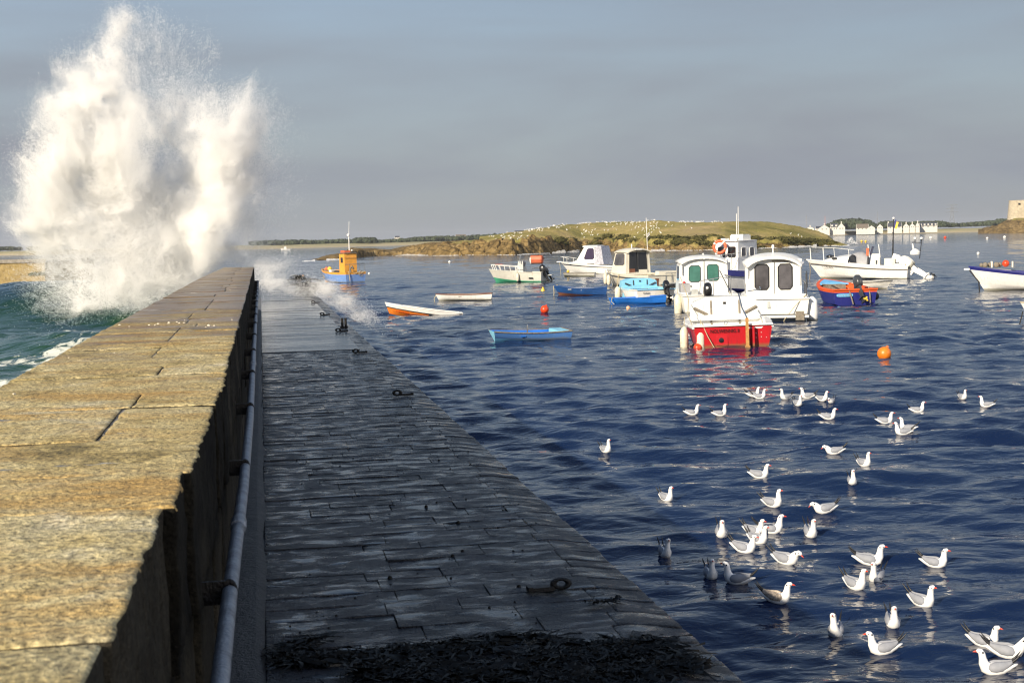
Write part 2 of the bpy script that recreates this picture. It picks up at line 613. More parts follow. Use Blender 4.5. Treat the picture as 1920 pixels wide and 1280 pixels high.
def sea_material():
    m, t, b = nodes("sea_water")
    geo = N(t, "ShaderNodeNewGeometry")
    a1 = N(t, "ShaderNodeAttribute", attribute_name="aerated")
    a2 = N(t, "ShaderNodeAttribute", attribute_name="foam")
    big = N(t, "ShaderNodeTexNoise", Scale=0.06, Detail=3.0)
    t.links.new(geo.outputs["Position"], big.inputs["Vector"])
    navy = ramp(t, big.outputs["Fac"], [(0.3, (0.004, 0.011, 0.042)), (0.7, (0.006, 0.017, 0.054))])
    col = mixc(t, a1.outputs["Fac"], navy.outputs["Color"], (0.012, 0.044, 0.013))
    mp = N(t, "ShaderNodeMapping", Scale=(1.0, 0.62, 1.0))
    t.links.new(geo.outputs["Position"], mp.inputs["Vector"])
    fn = N(t, "ShaderNodeTexNoise", Scale=1.5, Detail=9.0, Roughness=0.66, Distortion=1.6)
    t.links.new(mp.outputs["Vector"], fn.inputs["Vector"])
    ad = N(t, "ShaderNodeMath", operation="ADD")
    t.links.new(fn.outputs["Fac"], ad.inputs[0])
    t.links.new(a2.outputs["Fac"], ad.inputs[1])
    fm = N(t, "ShaderNodeMapRange", **{"From Min": 0.95, "From Max": 1.06})
    t.links.new(ad.outputs[0], fm.inputs["Value"])
    col = mixc(t, fm.outputs[0], col, (0.62, 0.64, 0.58))
    t.links.new(col, b.inputs["Base Color"])
    rg = N(t, "ShaderNodeMapRange", **{"To Min": 0.045, "To Max": 0.75})
    t.links.new(fm.outputs[0], rg.inputs["Value"])
    t.links.new(rg.outputs[0], b.inputs["Roughness"])
    b.inputs["IOR"].default_value = 1.333
    mp2 = N(t, "ShaderNodeMapping", Scale=(0.75, 1.35, 1.0), Rotation=(0, 0, R(-12)))
    t.links.new(geo.outputs["Position"], mp2.inputs["Vector"])
    n1 = N(t, "ShaderNodeTexNoise", Scale=5.2, Detail=2.5, Roughness=0.5, Distortion=0.4)
    n2 = N(t, "ShaderNodeTexNoise", Scale=1.15, Detail=2.0, Roughness=0.5, Distortion=0.3)
    for n in (n1, n2):
        t.links.new(mp2.outputs["Vector"], n.inputs["Vector"])
    b1 = N(t, "ShaderNodeBump", Strength=1.0, Distance=0.020)
    b2 = N(t, "ShaderNodeBump", Strength=1.0, Distance=0.10)
    t.links.new(n1.outputs["Fac"], b1.inputs["Height"])
    t.links.new(n2.outputs["Fac"], b2.inputs["Height"])
    t.links.new(b2.outputs["Normal"], b1.inputs["Normal"])
    t.links.new(b1.outputs["Normal"], b.inputs["Normal"])
    return m


sea_me.materials.append(sea_material())
sea = tag(link("sea", sea_me), "dark blue choppy harbour water running green beyond the sea wall", None, None, "structure")


# ------------------------------------------------------------------ pier: stone materials
def stone_mat(name, stops, grain=160.0, rough=(0.75, 0.95), bump=0.9, wet=None, rust=None, tint_rand=0.25, stretch=None, depth=0.006, grainmul=(0.35, 1.0, 1.55), pools=None, spec=0.5):
    m, t, b = nodes(name)
    geo = N(t, "ShaderNodeNewGeometry")
    P = geo.outputs["Position"]
    n1 = N(t, "ShaderNodeTexNoise", Scale=2.6, Detail=8.0, Roughness=0.68, Distortion=0.6)
    n2 = N(t, "ShaderNodeTexNoise", Scale=grain, Detail=3.0, Roughness=0.7)
    n3 = N(t, "ShaderNodeTexNoise", Scale=21.0, Detail=6.0, Roughness=0.7)
    vo = N(t, "ShaderNodeTexVoronoi", Scale=grain * 0.9)
    for n in (n1, n2, vo):
        t.links.new(P, n.inputs["Vector"])
    if stretch:
        mps = N(t, "ShaderNodeMapping", Scale=stretch)
        t.links.new(P, mps.inputs["Vector"])
        t.links.new(mps.outputs["Vector"], n3.inputs["Vector"])
    else:
        t.links.new(P, n3.inputs["Vector"])
    oi = N(t, "ShaderNodeObjectInfo")
    s1 = N(t, "ShaderNodeMath", operation="MULTIPLY_ADD")
    t.links.new(oi.outputs["Random"], s1.inputs[0])
    s1.inputs[1].default_value = tint_rand
    t.links.new(n1.outputs["Fac"], s1.inputs[2])
    s2 = N(t, "ShaderNodeMath", operation="ADD")
    t.links.new(s1.outputs[0], s2.inputs[0])
    s2.inputs[1].default_value = -tint_rand / 2
    r = ramp(t, s2.outputs[0], stops)
    col = r.outputs["Color"]
    g = ramp(t, n2.outputs["Fac"], [(0.30, grainmul[0]), (0.5, grainmul[1]), (0.72, grainmul[2])])
    col = mixc(t, 1.0, col, g.outputs["Color"], "MULTIPLY")
    g3 = ramp(t, n3.outputs["Fac"], [(0.32, 0.5), (0.52, 1.0), (0.7, 1.2)])
    col = mixc(t, 0.8, col, g3.outputs["Color"], "MULTIPLY")
    if rust:
        n4 = N(t, "ShaderNodeTexNoise", Scale=1.3, Detail=7.0, Roughness=0.72)
        mpr = N(t, "ShaderNodeMapping", Scale=(0.6, 1.6, 1.0), Location=(3.1, 0, 0))
        t.links.new(P, mpr.inputs["Vector"])
        t.links.new(mpr.outputs["Vector"], n4.inputs["Vector"])
        rf = ramp(t, n4.outputs["Fac"], [(0.50, 0.0), (0.64, 1.0)])
        col = mixc(t, rf.outputs["Color"], col, mixc(t, 1.0, rust, g.outputs["Color"], "MULTIPLY"))
    hh = N(t, "ShaderNodeMath", operation="MULTIPLY_ADD")
    t.links.new(n3.outputs["Fac"], hh.inputs[0])
    hh.inputs[1].default_value = 1.3
    t.links.new(n2.outputs["Fac"], hh.inputs[2])
    bp = N(t, "ShaderNodeBump", Strength=bump, Distance=depth)
    t.links.new(hh.outputs[0], bp.inputs["Height"])
    rr = N(t, "ShaderNodeMapRange", **{"To Min": rough[0], "To Max": rough[1]})
    t.links.new(n3.outputs["Fac"], rr.inputs["Value"])
    ro = rr.outputs[0]
    if wet:
        # standing water and wet film: flat, dark and shiny where the stone dips
        sy = N(t, "ShaderNodeSeparateXYZ")
        t.links.new(P, sy.inputs[0])
        wy = N(t, "ShaderNodeMapRange", **{"From Min": wet["y0"], "From Max": wet["y1"], "To Min": wet["a"], "To Max": wet["b"]})
        t.links.new(sy.outputs["Y"], wy.inputs["Value"])
        mpw = N(t, "ShaderNodeMapping", Scale=wet["scale"])
        t.links.new(P, mpw.inputs["Vector"])
        nw = N(t, "ShaderNodeTexNoise", Scale=1.0, Detail=5.0, Roughness=0.6, Distortion=0.4)
        t.links.new(mpw.outputs["Vector"], nw.inputs["Vector"])
        sm = N(t, "ShaderNodeMath", operation="ADD")
        t.links.new(nw.outputs["Fac"], sm.inputs[0])
        t.links.new(wy.outputs[0], sm.inputs[1])
        wf = N(t, "ShaderNodeMapRange", **{"From Min": 0.5, "From Max": 0.5 + wet["soft"]})
        t.links.new(sm.outputs[0], wf.inputs["Value"])
        W = wf.outputs[0]
        col = mixc(t, W, col, mixc(t, 1.0, col, wet["dark"], "MULTIPLY"))
        rm = N(t, "ShaderNodeMix")
        t.links.new(W, rm.inputs["Factor"])
        t.links.new(ro, rm.inputs["A"])
        rm.inputs["B"].default_value = wet["rough"]
        ro = rm.outputs["Result"]
        bs = N(t, "ShaderNodeMapRange", **{"To Min": bump, "To Max": wet.get("bump", 0.03)})
        t.links.new(W, bs.inputs["Value"])
        t.links.new(bs.outputs[0], bp.inputs["Strength"])
    if pools:
        mpp = N(t, "ShaderNodeMapping", Scale=(1.1, 5.0, 1.0), Location=(5.3, 2.2, 0))
        t.links.new(P, mpp.inputs["Vector"])
        npn = N(t, "ShaderNodeTexNoise", Scale=1.0, Detail=4.0, Roughness=0.6)
        t.links.new(mpp.outputs["Vector"], npn.inputs["Vector"])
        pf_ = N(t, "ShaderNodeMapRange", **{"From Min": pools, "From Max": pools + 0.012})
        t.links.new(npn.outputs["Fac"], pf_.inputs["Value"])
        K = pf_.outputs[0]
        col = mixc(t, K, col, (0.05, 0.045, 0.04))
        rm2 = N(t, "ShaderNodeMix")
        t.links.new(K, rm2.inputs["Factor"])
        t.links.new(ro, rm2.inputs["A"])
        rm2.inputs["B"].default_value = 0.03
        ro = rm2.outputs["Result"]
        nm = N(t, "ShaderNodeMix", data_type="VECTOR")
        t.links.new(K, nm.inputs["Factor"])
        t.links.new(bp.outputs["Normal"], nm.inputs[4])
        nm.inputs[5].default_value = (0, 0, 1)
        t.links.new(nm.outputs[1], b.inputs["Normal"])
    else:
        t.links.new(bp.outputs["Normal"], b.inputs["Normal"])
    t.links.new(col, b.inputs["Base Color"])
    t.links.new(ro, b.inputs["Roughness"])
    b.inputs["Specular IOR Level"].default_value = spec
    return m


MT["coping"] = stone_mat(
    "lichened_granite", [(0.28, (0.080, 0.064, 0.030)), (0.37, (0.27, 0.205, 0.075)), (0.46, (0.44, 0.345, 0.150)), (0.60, (0.50, 0.42, 0.225)), (0.74, (0.52, 0.47, 0.34))],
    grain=78.0, bump=1.0, rust=(0.40, 0.255, 0.080), depth=0.007, grainmul=(0.16, 1.0, 1.9), tint_rand=0.12, pools=0.665,
    wet=dict(y0=3.5, y1=12, a=-0.16, b=0.26, scale=(1.1, 2.6, 1), soft=0.24, dark=(0.40, 0.31, 0.24), rough=0.30, bump=0.45))
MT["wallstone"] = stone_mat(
    "shaded_wall_stone", [(0.3, (0.008, 0.007, 0.005)), (0.5, (0.022, 0.019, 0.013)), (0.7, (0.050, 0.043, 0.030))], grain=80.0, bump=1.0, tint_rand=0.4, stretch=(1.0, 1.6, 0.3), depth=0.012, spec=0.12)  # shade of the wall's harbour side is put into this dark colour
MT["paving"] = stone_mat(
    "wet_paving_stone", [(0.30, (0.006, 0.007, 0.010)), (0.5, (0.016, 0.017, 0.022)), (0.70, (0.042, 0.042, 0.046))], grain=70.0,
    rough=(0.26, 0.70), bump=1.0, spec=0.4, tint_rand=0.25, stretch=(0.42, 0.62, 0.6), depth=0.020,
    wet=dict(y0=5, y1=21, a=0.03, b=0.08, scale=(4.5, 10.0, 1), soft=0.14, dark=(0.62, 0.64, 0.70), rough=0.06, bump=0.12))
MT["wetslab"] = stone_mat(
    "flooded_paving", [(0.30, (0.024, 0.027, 0.034)), (0.5, (0.042, 0.044, 0.050)), (0.70, (0.062, 0.063, 0.068))], grain=40.0,
    rough=(0.14, 0.30), bump=0.25, tint_rand=0.2,
    wet=dict(y0=20, y1=40, a=0.02, b=0.16, scale=(0.8, 2.6, 1), soft=0.2, dark=(0.75, 0.77, 0.8), rough=0.06, bump=0.05))
MT["mortar"] = stone_mat(
    "dark_joint", [(0.3, (0.014, 0.015, 0.018)), (0.7, (0.035, 0.036, 0.040))], grain=60.0, rough=(0.15, 0.5), bump=0.6, tint_rand=0.0)
MT["palejoint"] = stone_mat(
    "pale_joint_mortar", [(0.3, (0.16, 0.14, 0.11)), (0.7, (0.33, 0.30, 0.25))], grain=90.0, bump=0.9, tint_rand=0.0)
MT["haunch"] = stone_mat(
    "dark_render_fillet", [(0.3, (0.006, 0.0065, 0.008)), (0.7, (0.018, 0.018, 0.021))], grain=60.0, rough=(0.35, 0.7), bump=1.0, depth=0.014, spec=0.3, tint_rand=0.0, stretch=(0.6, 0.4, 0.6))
MT["quayside"] = stone_mat(
    "weedy_quay_face", [(0.3, (0.018, 0.020, 0.014)), (0.7, (0.060, 0.056, 0.042))], grain=30.0, bump=0.9, tint_rand=0.2)


def rounded_block(x0, x1, y0, y1, z0, z1, rr, step, amp, seed, edgeamp=0.0, rows=None):
    """verts and quads of a block with rounded arrises (open below), roughened by noise"""
    def par(a, b):
        L = b - a
        e = min(rr, L * 0.3)
        n = max(1, int(round((L - 2 * e) / step)))
        return np.concatenate([[a], [a + 0.3 * e], np.linspace(a + e, b - e, n + 1), [b - 0.3 * e], [b]])
    px_, py_ = par(x0, x1), par(y0, y1)
    dz = z1 - z0
    nz = max(1, int(dz / max(step * 1.5, 0.03))) if step < 0.06 else 1
    top_z = [z1 - 0.3 * rr]
    lo = list(np.linspace(z1 - rr, z0, nz + 1))
    side = top_z + lo
    verts, quads_ = [], []
    ny, nxx = len(py_), len(px_)
    g = np.stack(np.meshgrid(px_, py_, indexing="ij"), -1)
    top = np.concatenate([g, np.full(g.shape[:2] + (1,), z1)], -1).reshape(-1, 3)
    verts.append(top)
    ix = np.arange(nxx * ny).reshape(nxx, ny)
    quads_.append(np.stack([ix[:-1, :-1], ix[1:, :-1], ix[1:, 1:], ix[:-1, 1:]], -1).reshape(-1, 4))
    loop = np.concatenate([ix[:, 0], ix[-1, 1:], ix[-2::-1, -1], ix[0, -2:0:-1]])
    prev, base = loop, nxx * ny
    n = len(loop)
    for z in side:
        ring = top[loop].copy()
        ring[:, 2] = z
        verts.append(ring)
        cur = np.arange(base, base + n)
        quads_.append(np.stack([prev, cur, np.roll(cur, -1), np.roll(prev, -1)], -1))
        prev, base = cur, base + n
    V = np.concatenate(verts)
    lo_c = np.array([x0 + rr, y0 + rr, -1e9])
    hi_c = np.array([x1 - rr, y1 - rr, z1 - rr])
    inner = np.clip(V, lo_c, hi_c)
    dvec = V - inner
    L = np.linalg.norm(dvec, axis=1, keepdims=True)
    V = np.where(L > 1e-9, inner + dvec / np.maximum(L, 1e-9) * np.minimum(L, rr), V)
    nrm = np.where(L > 1e-9, dvec / np.maximum(L, 1e-9), np.array([0, 0, 1.0]))
    s = fbm(V * 9.0 + seed * 3.7, 3, seed) * amp + (fbm(V * 34.0, 2, seed + 3) * amp * 0.45 if step < 0.06 else 0)
    V = V + nrm * s[:, None]
    if edgeamp:
        e = (fbm(V * np.array([5.0, 9.0, 5.0]) + seed, 3, seed + 8) * 0.8 + fbm(V * 24.0, 2, seed + 4) * 0.35) * edgeamp
        w = smooth(x1 - 0.10, x1, V[:, 0])
        V[:, 0] += e * w
        V[:, 2] -= np.abs(e) * w * 0.5
    return V, np.concatenate(quads_)


WALL_TOP, PAVE = CAMZ - 0.55, CAMZ - 1.65
WALL_END, QUAY_END = 34.2, 63.0


def wall_edge(y):
    return float(np.interp(y, [-20, 2.2, 2.93, 3.85, 5.5, 35], [-0.231, -0.229, -0.197, -0.170, -0.161, -0.183]))


def wall_back(y):
    return float(np.interp(y, [-20, 3, 23, 34], [-1.08, -1.07, -1.055, -0.935]))


wall = thing("sea_wall", "long ochre granite sea wall running out to the breaking wave", "wall", (0, 0, 0))
core = MB()
ys = [-12, 2.3, 3.2, 4.2, 6, 20, WALL_END - 0.06]
rings = []
for y in ys:
    e, bk = wall_edge(y) - 0.13, wall_back(y) + 0.05
    rings.append([(bk - 0.15, y, -1.5), (e, y, -1.5), (e, y, WALL_TOP - 0.0015), (bk, y, WALL_TOP - 0.0015)])
core.loft(rings)
core.build("wall_core", "palejoint", wall, angle=0)
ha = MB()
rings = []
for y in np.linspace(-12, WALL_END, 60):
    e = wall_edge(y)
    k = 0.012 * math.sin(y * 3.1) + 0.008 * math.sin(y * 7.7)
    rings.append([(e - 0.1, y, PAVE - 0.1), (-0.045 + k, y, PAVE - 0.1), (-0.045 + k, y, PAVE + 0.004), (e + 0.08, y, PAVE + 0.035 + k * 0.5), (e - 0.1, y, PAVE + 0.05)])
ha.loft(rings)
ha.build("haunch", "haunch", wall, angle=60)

sr = random.Random(4)
y = -11.9
while y < WALL_END - 0.05:
    L = sr.uniform(0.42, 0.98)
    if WALL_END - (y + L) < 0.3:
        L = WALL_END - y
    y1 = y + L
    e = wall_edge((y + y1) / 2)
    bk = wall_back((y + y1) / 2)
    split = -0.505 + sr.uniform(-0.06, 0.06)
    near = 1.2 < y < 7.5
    step = 0.016 if near else (0.06 if 7.5 <= y < 13 else 0.3)
    cuts = [(bk, split), (split, e)] if sr.random() < 0.8 else [(bk, e)]
    for a, b_ in cuts:
        g = 0.006
        dz = sr.uniform(0.002, 0.007)
        V, Q = rounded_block(a + g * 0.35, b_ - (g * 0.35 if b_ != e else sr.uniform(0.0, 0.012)), y + g * 0.6, y1 - g * 0.6, WALL_TOP - 0.36, WALL_TOP + dz, 0.010, step,
                             0.006 if near else 0.005, sr.randrange(9999), 0.013 if b_ == e else 0.0)
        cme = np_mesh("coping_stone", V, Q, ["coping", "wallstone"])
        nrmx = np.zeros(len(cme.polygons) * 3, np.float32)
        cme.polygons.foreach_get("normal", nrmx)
        cme.polygons.foreach_set("material_index", (nrmx.reshape(-1, 3)[:, 2] < 0.45).astype(np.int32))  # sides get the darker stone that has shade in its colour
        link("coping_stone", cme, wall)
    y = y1

# the stones of the wall's harbour face, in two courses
rest = MB()
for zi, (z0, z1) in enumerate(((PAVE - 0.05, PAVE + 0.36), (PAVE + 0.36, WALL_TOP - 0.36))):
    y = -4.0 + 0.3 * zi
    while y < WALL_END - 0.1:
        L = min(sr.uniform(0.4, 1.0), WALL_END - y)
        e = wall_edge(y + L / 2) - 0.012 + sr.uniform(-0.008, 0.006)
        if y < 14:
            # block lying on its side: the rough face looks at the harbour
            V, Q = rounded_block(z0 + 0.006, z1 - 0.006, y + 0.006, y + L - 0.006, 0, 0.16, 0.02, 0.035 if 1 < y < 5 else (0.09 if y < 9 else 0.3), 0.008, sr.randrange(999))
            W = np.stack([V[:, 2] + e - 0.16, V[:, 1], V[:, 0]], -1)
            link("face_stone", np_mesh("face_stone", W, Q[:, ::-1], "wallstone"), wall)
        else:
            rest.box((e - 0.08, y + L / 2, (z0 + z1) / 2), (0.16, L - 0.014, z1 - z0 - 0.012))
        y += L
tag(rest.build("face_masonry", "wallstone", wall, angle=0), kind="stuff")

# handrail
rail = thing("handrail", "galvanised pipe handrail on brackets along the wall's shaded side", "handrail", (0, 0, 0))
RZ = CAMZ - 0.90


def rail_x(y):
    return float(np.interp(y, [-4, 2.7, 3.5, 5, 7, 12, 34], [-0.120, -0.117, -0.113, -0.098, -0.090, -0.094, -0.100]))


rp = MB()
rp.tube([(rail_x(yy), yy, RZ) for yy in (-4, 0, 2, 2.7, 3.5, 4.2, 5, 6, 7, 9, 12, 20, 30, 33.8)], 0.0205, 12)
rp.build("rail_pipe", "galv", rail)
co = MB()
co.tube([(0, -0.05, 0), (0, -0.045, 0), (0, 0.045, 0), (0, 0.05, 0)], [0.021, 0.0265, 0.0265, 0.021], 12)
co_me = co.mesh("coupling", "galv")
for yy in np.arange(4.35, 33, 5.9):
    c_ = link("coupling", co_me, rail)
    c_.location = (rail_x(yy), yy, RZ)
jy = MB()
br = MB()
br.box((-0.066, 0, 0), (0.125, 0.012, 0.062))
br.box((-0.128, 0, 0), (0.010, 0.07, 0.085))
br.torus((0, 0, 0), (0, 1, 0), 0.027, 0.0085, 18, 8)
br_me = br.mesh("bracket", "iron")
k = 0
for yy in np.arange(3.50 - 1.98 * 3, 33.8, 1.98):
    b_ = link("bracket", br_me, rail)
    b_.location = (rail_x(yy), yy, RZ)
    b_.scale = (max(0.5, (rail_x(yy) - wall_edge(yy)) / 0.112), 1, 1)

# ------------------------------------------------------------------ quay pavement
qb = MB()
qb.add([(-1.0, -12, -1.6), (1.765, -12, -1.6), (1.765, QUAY_END, -1.6), (-1.0, QUAY_END, -1.6), (-1.0, -12, PAVE - 0.0015), (1.70, -12, PAVE - 0.045), (1.70, QUAY_END, PAVE - 0.045), (-1.0, QUAY_END, PAVE - 0.0015)],
       [(0, 1, 2, 3), (7, 6, 5, 4), (0, 4, 5, 1), (1, 5, 6, 2), (2, 6, 7, 3), (3, 7, 4, 0)], [1, 0, 1, 1, 1, 1])
quay = tag(qb.build("pavement", ["mortar", "quayside"], None, angle=0), "dark wet stone quay pavement below the wall", None, None, "structure")
farpav = MB()
nst = 0
y = 3.4
row = 0
while y < 20.6:
    D = sr.uniform(0.15, 0.27)
    nearrow = y < 10.5
    # the big edge stones run two courses at a time
    xs = [-0.041]
    while xs[-1] < 1.40:
        xs.append(xs[-1] + sr.uniform(0.26, 0.72))
    xs[-1] = 1.447 + sr.uniform(-0.05, 0.05)
    if len(xs) > 2 and xs[-1] - xs[-2] < 0.16:
        xs.pop(-2)
    xs.append(1.722 + sr.uniform(-0.008, 0.006))
    for a, b_ in zip(xs[:-1], xs[1:]):
        z = PAVE + sr.uniform(0.0015, 0.007) - (0.001 if b_ > 1.66 else 0)
        V, Q = rounded_block(a + 0.0008, b_ - (0.0008 if b_ < 1.66 else 0), y + 0.001, y + D - 0.001, PAVE - 0.09, z, 0.0035 if b_ < 1.66 else 0.012, 0.035 if nearrow else 0.1, 0.005, sr.randrange(9999))
        cx, cy = (a + b_) / 2, y + D / 2
        V[:, 2] -= 0.030 * smooth(1.47, 1.735, V[:, 0])
        V[:, 2] += (V[:, 0] - cx) * sr.uniform(-0.008, 0.008) + (V[:, 1] - cy) * sr.uniform(-0.022, 0.022)
        nst += 1
        if nst <= 300:
            link("paving_stone", np_mesh("paving_stone", V, Q, "paving"), quay)
        else:
            farpav.add(V, [tuple(q) for q in Q])
    y += D
if farpav.v:
    tag(farpav.build("paving", "paving", quay, angle=0), kind="stuff")
# beyond the small step the paving lies under a sheet of running water
ws = MB()
y = 20.6
while y < QUAY_END:
    D = sr.uniform(0.5, 1.2)
    y1 = min(y + D, QUAY_END)
    z = PAVE + 0.010 + sr.uniform(-0.004, 0.004)
    ws.box((0.70, (y + y1) / 2, z - 0.06), (1.49, y1 - y - 0.012, 0.12))
    y = y1
tag(ws.build("flooded_paving", "wetslab", quay, angle=0), kind="stuff")
es = MB()
y = 20.6
while y < QUAY_END:
    D = sr.uniform(0.4, 0.9)
    z = PAVE + sr.uniform(-0.005, 0.005)
    V, Q = rounded_block(1.447, 1.722 + sr.uniform(-0.008, 0.006), y + 0.003, y + D - 0.003, PAVE - 0.1, z, 0.012, 0.25, 0.008, sr.randrange(9999))
    V[:, 2] -= 0.030 * smooth(1.47, 1.735, V[:, 0])
    es.add(V, [tuple(q) for q in Q])
    y += D
tag(es.build("edge_paving", "paving", quay, angle=0), kind="stuff")

# mooring gear on the quay
mr = MB()
mr.box((0.125, 0, 0.022), (0.17, 0.065, 0.044), taper=0.85)
mr.box((0.20, 0, 0.03), (0.03, 0.07, 0.055))
ring = MB()
ring.torus((0, 0, 0.062), (0.15, 1, 0.1), 0.048, 0.021, 20, 9)
base_me = mr.mesh("anchor_bar", "iron", 30)
ring_me = ring.mesh("ring", "iron")
RINGS = [(1052, 1103, 180, 0.9, "black iron mooring ring near the seaweed, the biggest one on the quay"),
         (745, 742, 0, 0.95, "second nearest iron mooring ring, halfway along the quay edge"),
         (667, 662, 0, 0.95, "iron mooring ring just past where the wet sheet ends"),
         (634, 622, 0, 1.0, "iron mooring ring beside the pair of short posts"),
         (604, 591, 0, 1.0, "iron mooring ring beyond the pair of short posts"),
         (587, 568, 0, 1.0, "farthest iron mooring ring at the edge of the splash")]
for x, y, rot, sc, lab in RINGS:
    p = at(x, y, PAVE + 0.01)
    t = thing("mooring_ring", lab, "mooring ring", tuple(p), R(rot + 3), "mooring rings along the quay edge")
    t.scale = (sc * 0.84, sc * 0.84, sc * (0.46 if sc == 0.9 else 0.55))
    link("anchor_bar", base_me, t)
    link("ring", ring_me, t)
p = at(645, 614, PAVE)
t = thing("mooring_post", "pair of short black iron posts on the quay edge", "mooring post", tuple(p))
for dx in (-0.03, 0.035):
    pm = MB()
    pm.lathe([(0.024, -0.02), (0.024, 0.17), (0.029, 0.172), (0.029, 0.185), (0.01, 0.19)], (dx, 0, 0), 10)
    pm.build("post", "iron", t)
pm = MB()
pm.box((0, 0, 0.008), (0.15, 0.1, 0.03))
pm.build("base_plate", "iron", t)


def weed_clumps(name, spots, label, n, size=0.05):
    """heaps of bladder wrack: many small curled ribbons"""
    mb = MB()
    for _ in range(n):
        cx, cy, rx, ry, hh = spots[sr.choices(range(len(spots)), [s[2] * s[3] for s in spots])[0]]
        a, q = sr.uniform(0, 6.28), math.sqrt(sr.random())
        x, y_ = cx + rx * q * math.cos(a), cy + ry * q * math.sin(a)
        if vnoise(np.array([x * 4.2, y_ * 9.0, 1.5]), 3) < -0.12:
            continue
        x = min(x, 1.66)
        z = PAVE + 0.012 + sr.uniform(0, 1) ** 1.6 * hh * (1 - q * 0.6)
        d = sr.uniform(0, 6.28)
        w = size * sr.uniform(0.05, 0.22) * (1.0 if sr.random() < 0.8 else 1.9)
        Ls = size * (0.4 + 3.4 * sr.random() ** 3)
        pts, c = [], sr.uniform(-1.6, 1.6)
        for k in range(4):
            u = k / 3.0
            dd = d + c * u
            px_ = Vector((x + math.cos(dd) * Ls * u, y_ + math.sin(dd) * Ls * u, z + hh * 0.35 * math.sin(u * 3.1) + sr.uniform(-.004, .004)))
            side = Vector((-math.sin(dd), math.cos(dd), sr.uniform(-0.6, 0.6))) * (w * (1 - 0.5 * u))
            pts += [px_ - side, px_ + side + Vector((0, 0, w * 0.3))]
        mb.add(pts, [(0, 1, 3, 2), (2, 3, 5, 4), (4, 5, 7, 6)])
    return tag(mb.build(name, "seaweed", None, angle=60), label, "seaweed", None, "stuff")


MT["seaweed"] = pmat("wet_seaweed", (0.0075, 0.0065, 0.0045), 0.5, var=0.6, vscale=14, spec=0.12)
spots = []
for x, y, rx, ry in ((610, 1225, 90, 26), (780, 1225, 130, 22), (930, 1215, 120, 20), (1060, 1235, 120, 26), (1180, 1220, 90, 18), (1250, 1250, 70, 24), (700, 1265, 130, 18), (900, 1268, 140, 16), (1120, 1272, 150, 16), (560, 1245, 50, 20)):
    p = at(x, y, PAVE)
    spots.append((p[0], p[1], rx / F * p[1], ry / F * p[1] ** 2 / 1.65, 0.013))
weed_clumps("seaweed", spots, "mats of black seaweed strewn over the near end of the quay", 10500, 0.044)
p = at(1125, 1131, PAVE)
weed_clumps("seaweed_tuft", [(p[0], p[1], 0.10, 0.035, 0.02)], "small black seaweed tuft beside the biggest mooring ring", 260, 0.035)
far_spots = []
for x, y, rx, ry in ((585, 541, 22, 5), (580, 527, 10, 2), (600, 549, 14, 3)):
    p = at(x, y, PAVE)
    far_spots.append((p[0], p[1], rx / F * p[1], 0.6, 0.28))
weed_clumps("seaweed_heap", far_spots, "dark heap of seaweed at the far end of the quay", 900, 0.22)
# snails, shell bits and pebbles washed over the stones
bits = MB()
for _ in range(300):
    x, y_ = sr.uniform(0.05, 1.66), 4.9 + 9 * sr.random() ** 1.6
    if vnoise(np.array([x * 2, y_ * 2.2, 4.0]), 6) < -0.1:
        continue
    s = sr.uniform(0.003, 0.0075) * (1 if sr.random() < 0.93 else 1.8)
    bits.lathe([(s * .2, 0), (s, s * 0.5), (s * 0.8, s * 1.3), (s * .1, s * 1.7)], (x, y_, PAVE - 0.002), 6)
tag(bits.build("seaweed_scraps", "seaweed", None, angle=50), "little dark scraps and snails scattered over the wet paving", "scraps", None, "stuff")
bits = MB()
for _ in range(90):
    y_ = 4 + 20 * sr.random() ** 1.3
    x = sr.uniform(wall_back(y_) + 0.08, wall_edge(y_) - 0.03)
    s = sr.uniform(0.003, 0.007)
    bits.box((x, y_, WALL_TOP + s * 0.3), (s * sr.uniform(1.5, 3.4), s * 2, s * 1.2), rz=sr.uniform(0, 3), taper=0.6)
for x, y_, n in ((330, 607, 9), (290, 610, 5), (240, 612, 4), (388, 613, 4)):
    for _ in range(n):
        q = at(x + sr.uniform(-16, 16), y_ + sr.uniform(-2, 2), WALL_TOP)
        s = sr.uniform(0.006, 0.014)
        bits.lathe([(s * .3, 0), (s, s * 0.4), (s * 0.7, s * 1.0), (s * .1, s * 1.2)], (q[0], q[1], WALL_TOP - 0.002), 7)
tag(bits.build("pebbles", "shell", None, angle=50), "pale pebbles and shell bits lying on top of the sea wall", "pebbles", None, "stuff")
# ------------------------------------------------------------------ islet with gulls
def cellrock(p, seed):
    """blocky boulder relief: distance to the nearest of jittered cell points"""
    p = np.asarray(p, float)
    i = np.floor(p).astype(np.int64)
    best = np.full(p.shape[:-1], 9.0)
    val = np.zeros(p.shape[:-1])
    for dx in (-1, 0, 1):
        for dy in (-1, 0, 1):
            cx, cy = i[..., 0] + dx, i[..., 1] + dy
            jx = cx + 0.1 + 0.8 * _hash(cx, cy, cx * 0, seed)
            jy = cy + 0.1 + 0.8 * _hash(cx, cy, cx * 0 + 1, seed)
            d = np.hypot(p[..., 0] - jx, p[..., 1] - jy)
            v = _hash(cx, cy, cx * 0 + 2, seed)
            val = np.where(d < best, v, val)
            best = np.minimum(best, d)
    return val - 0.55 * best


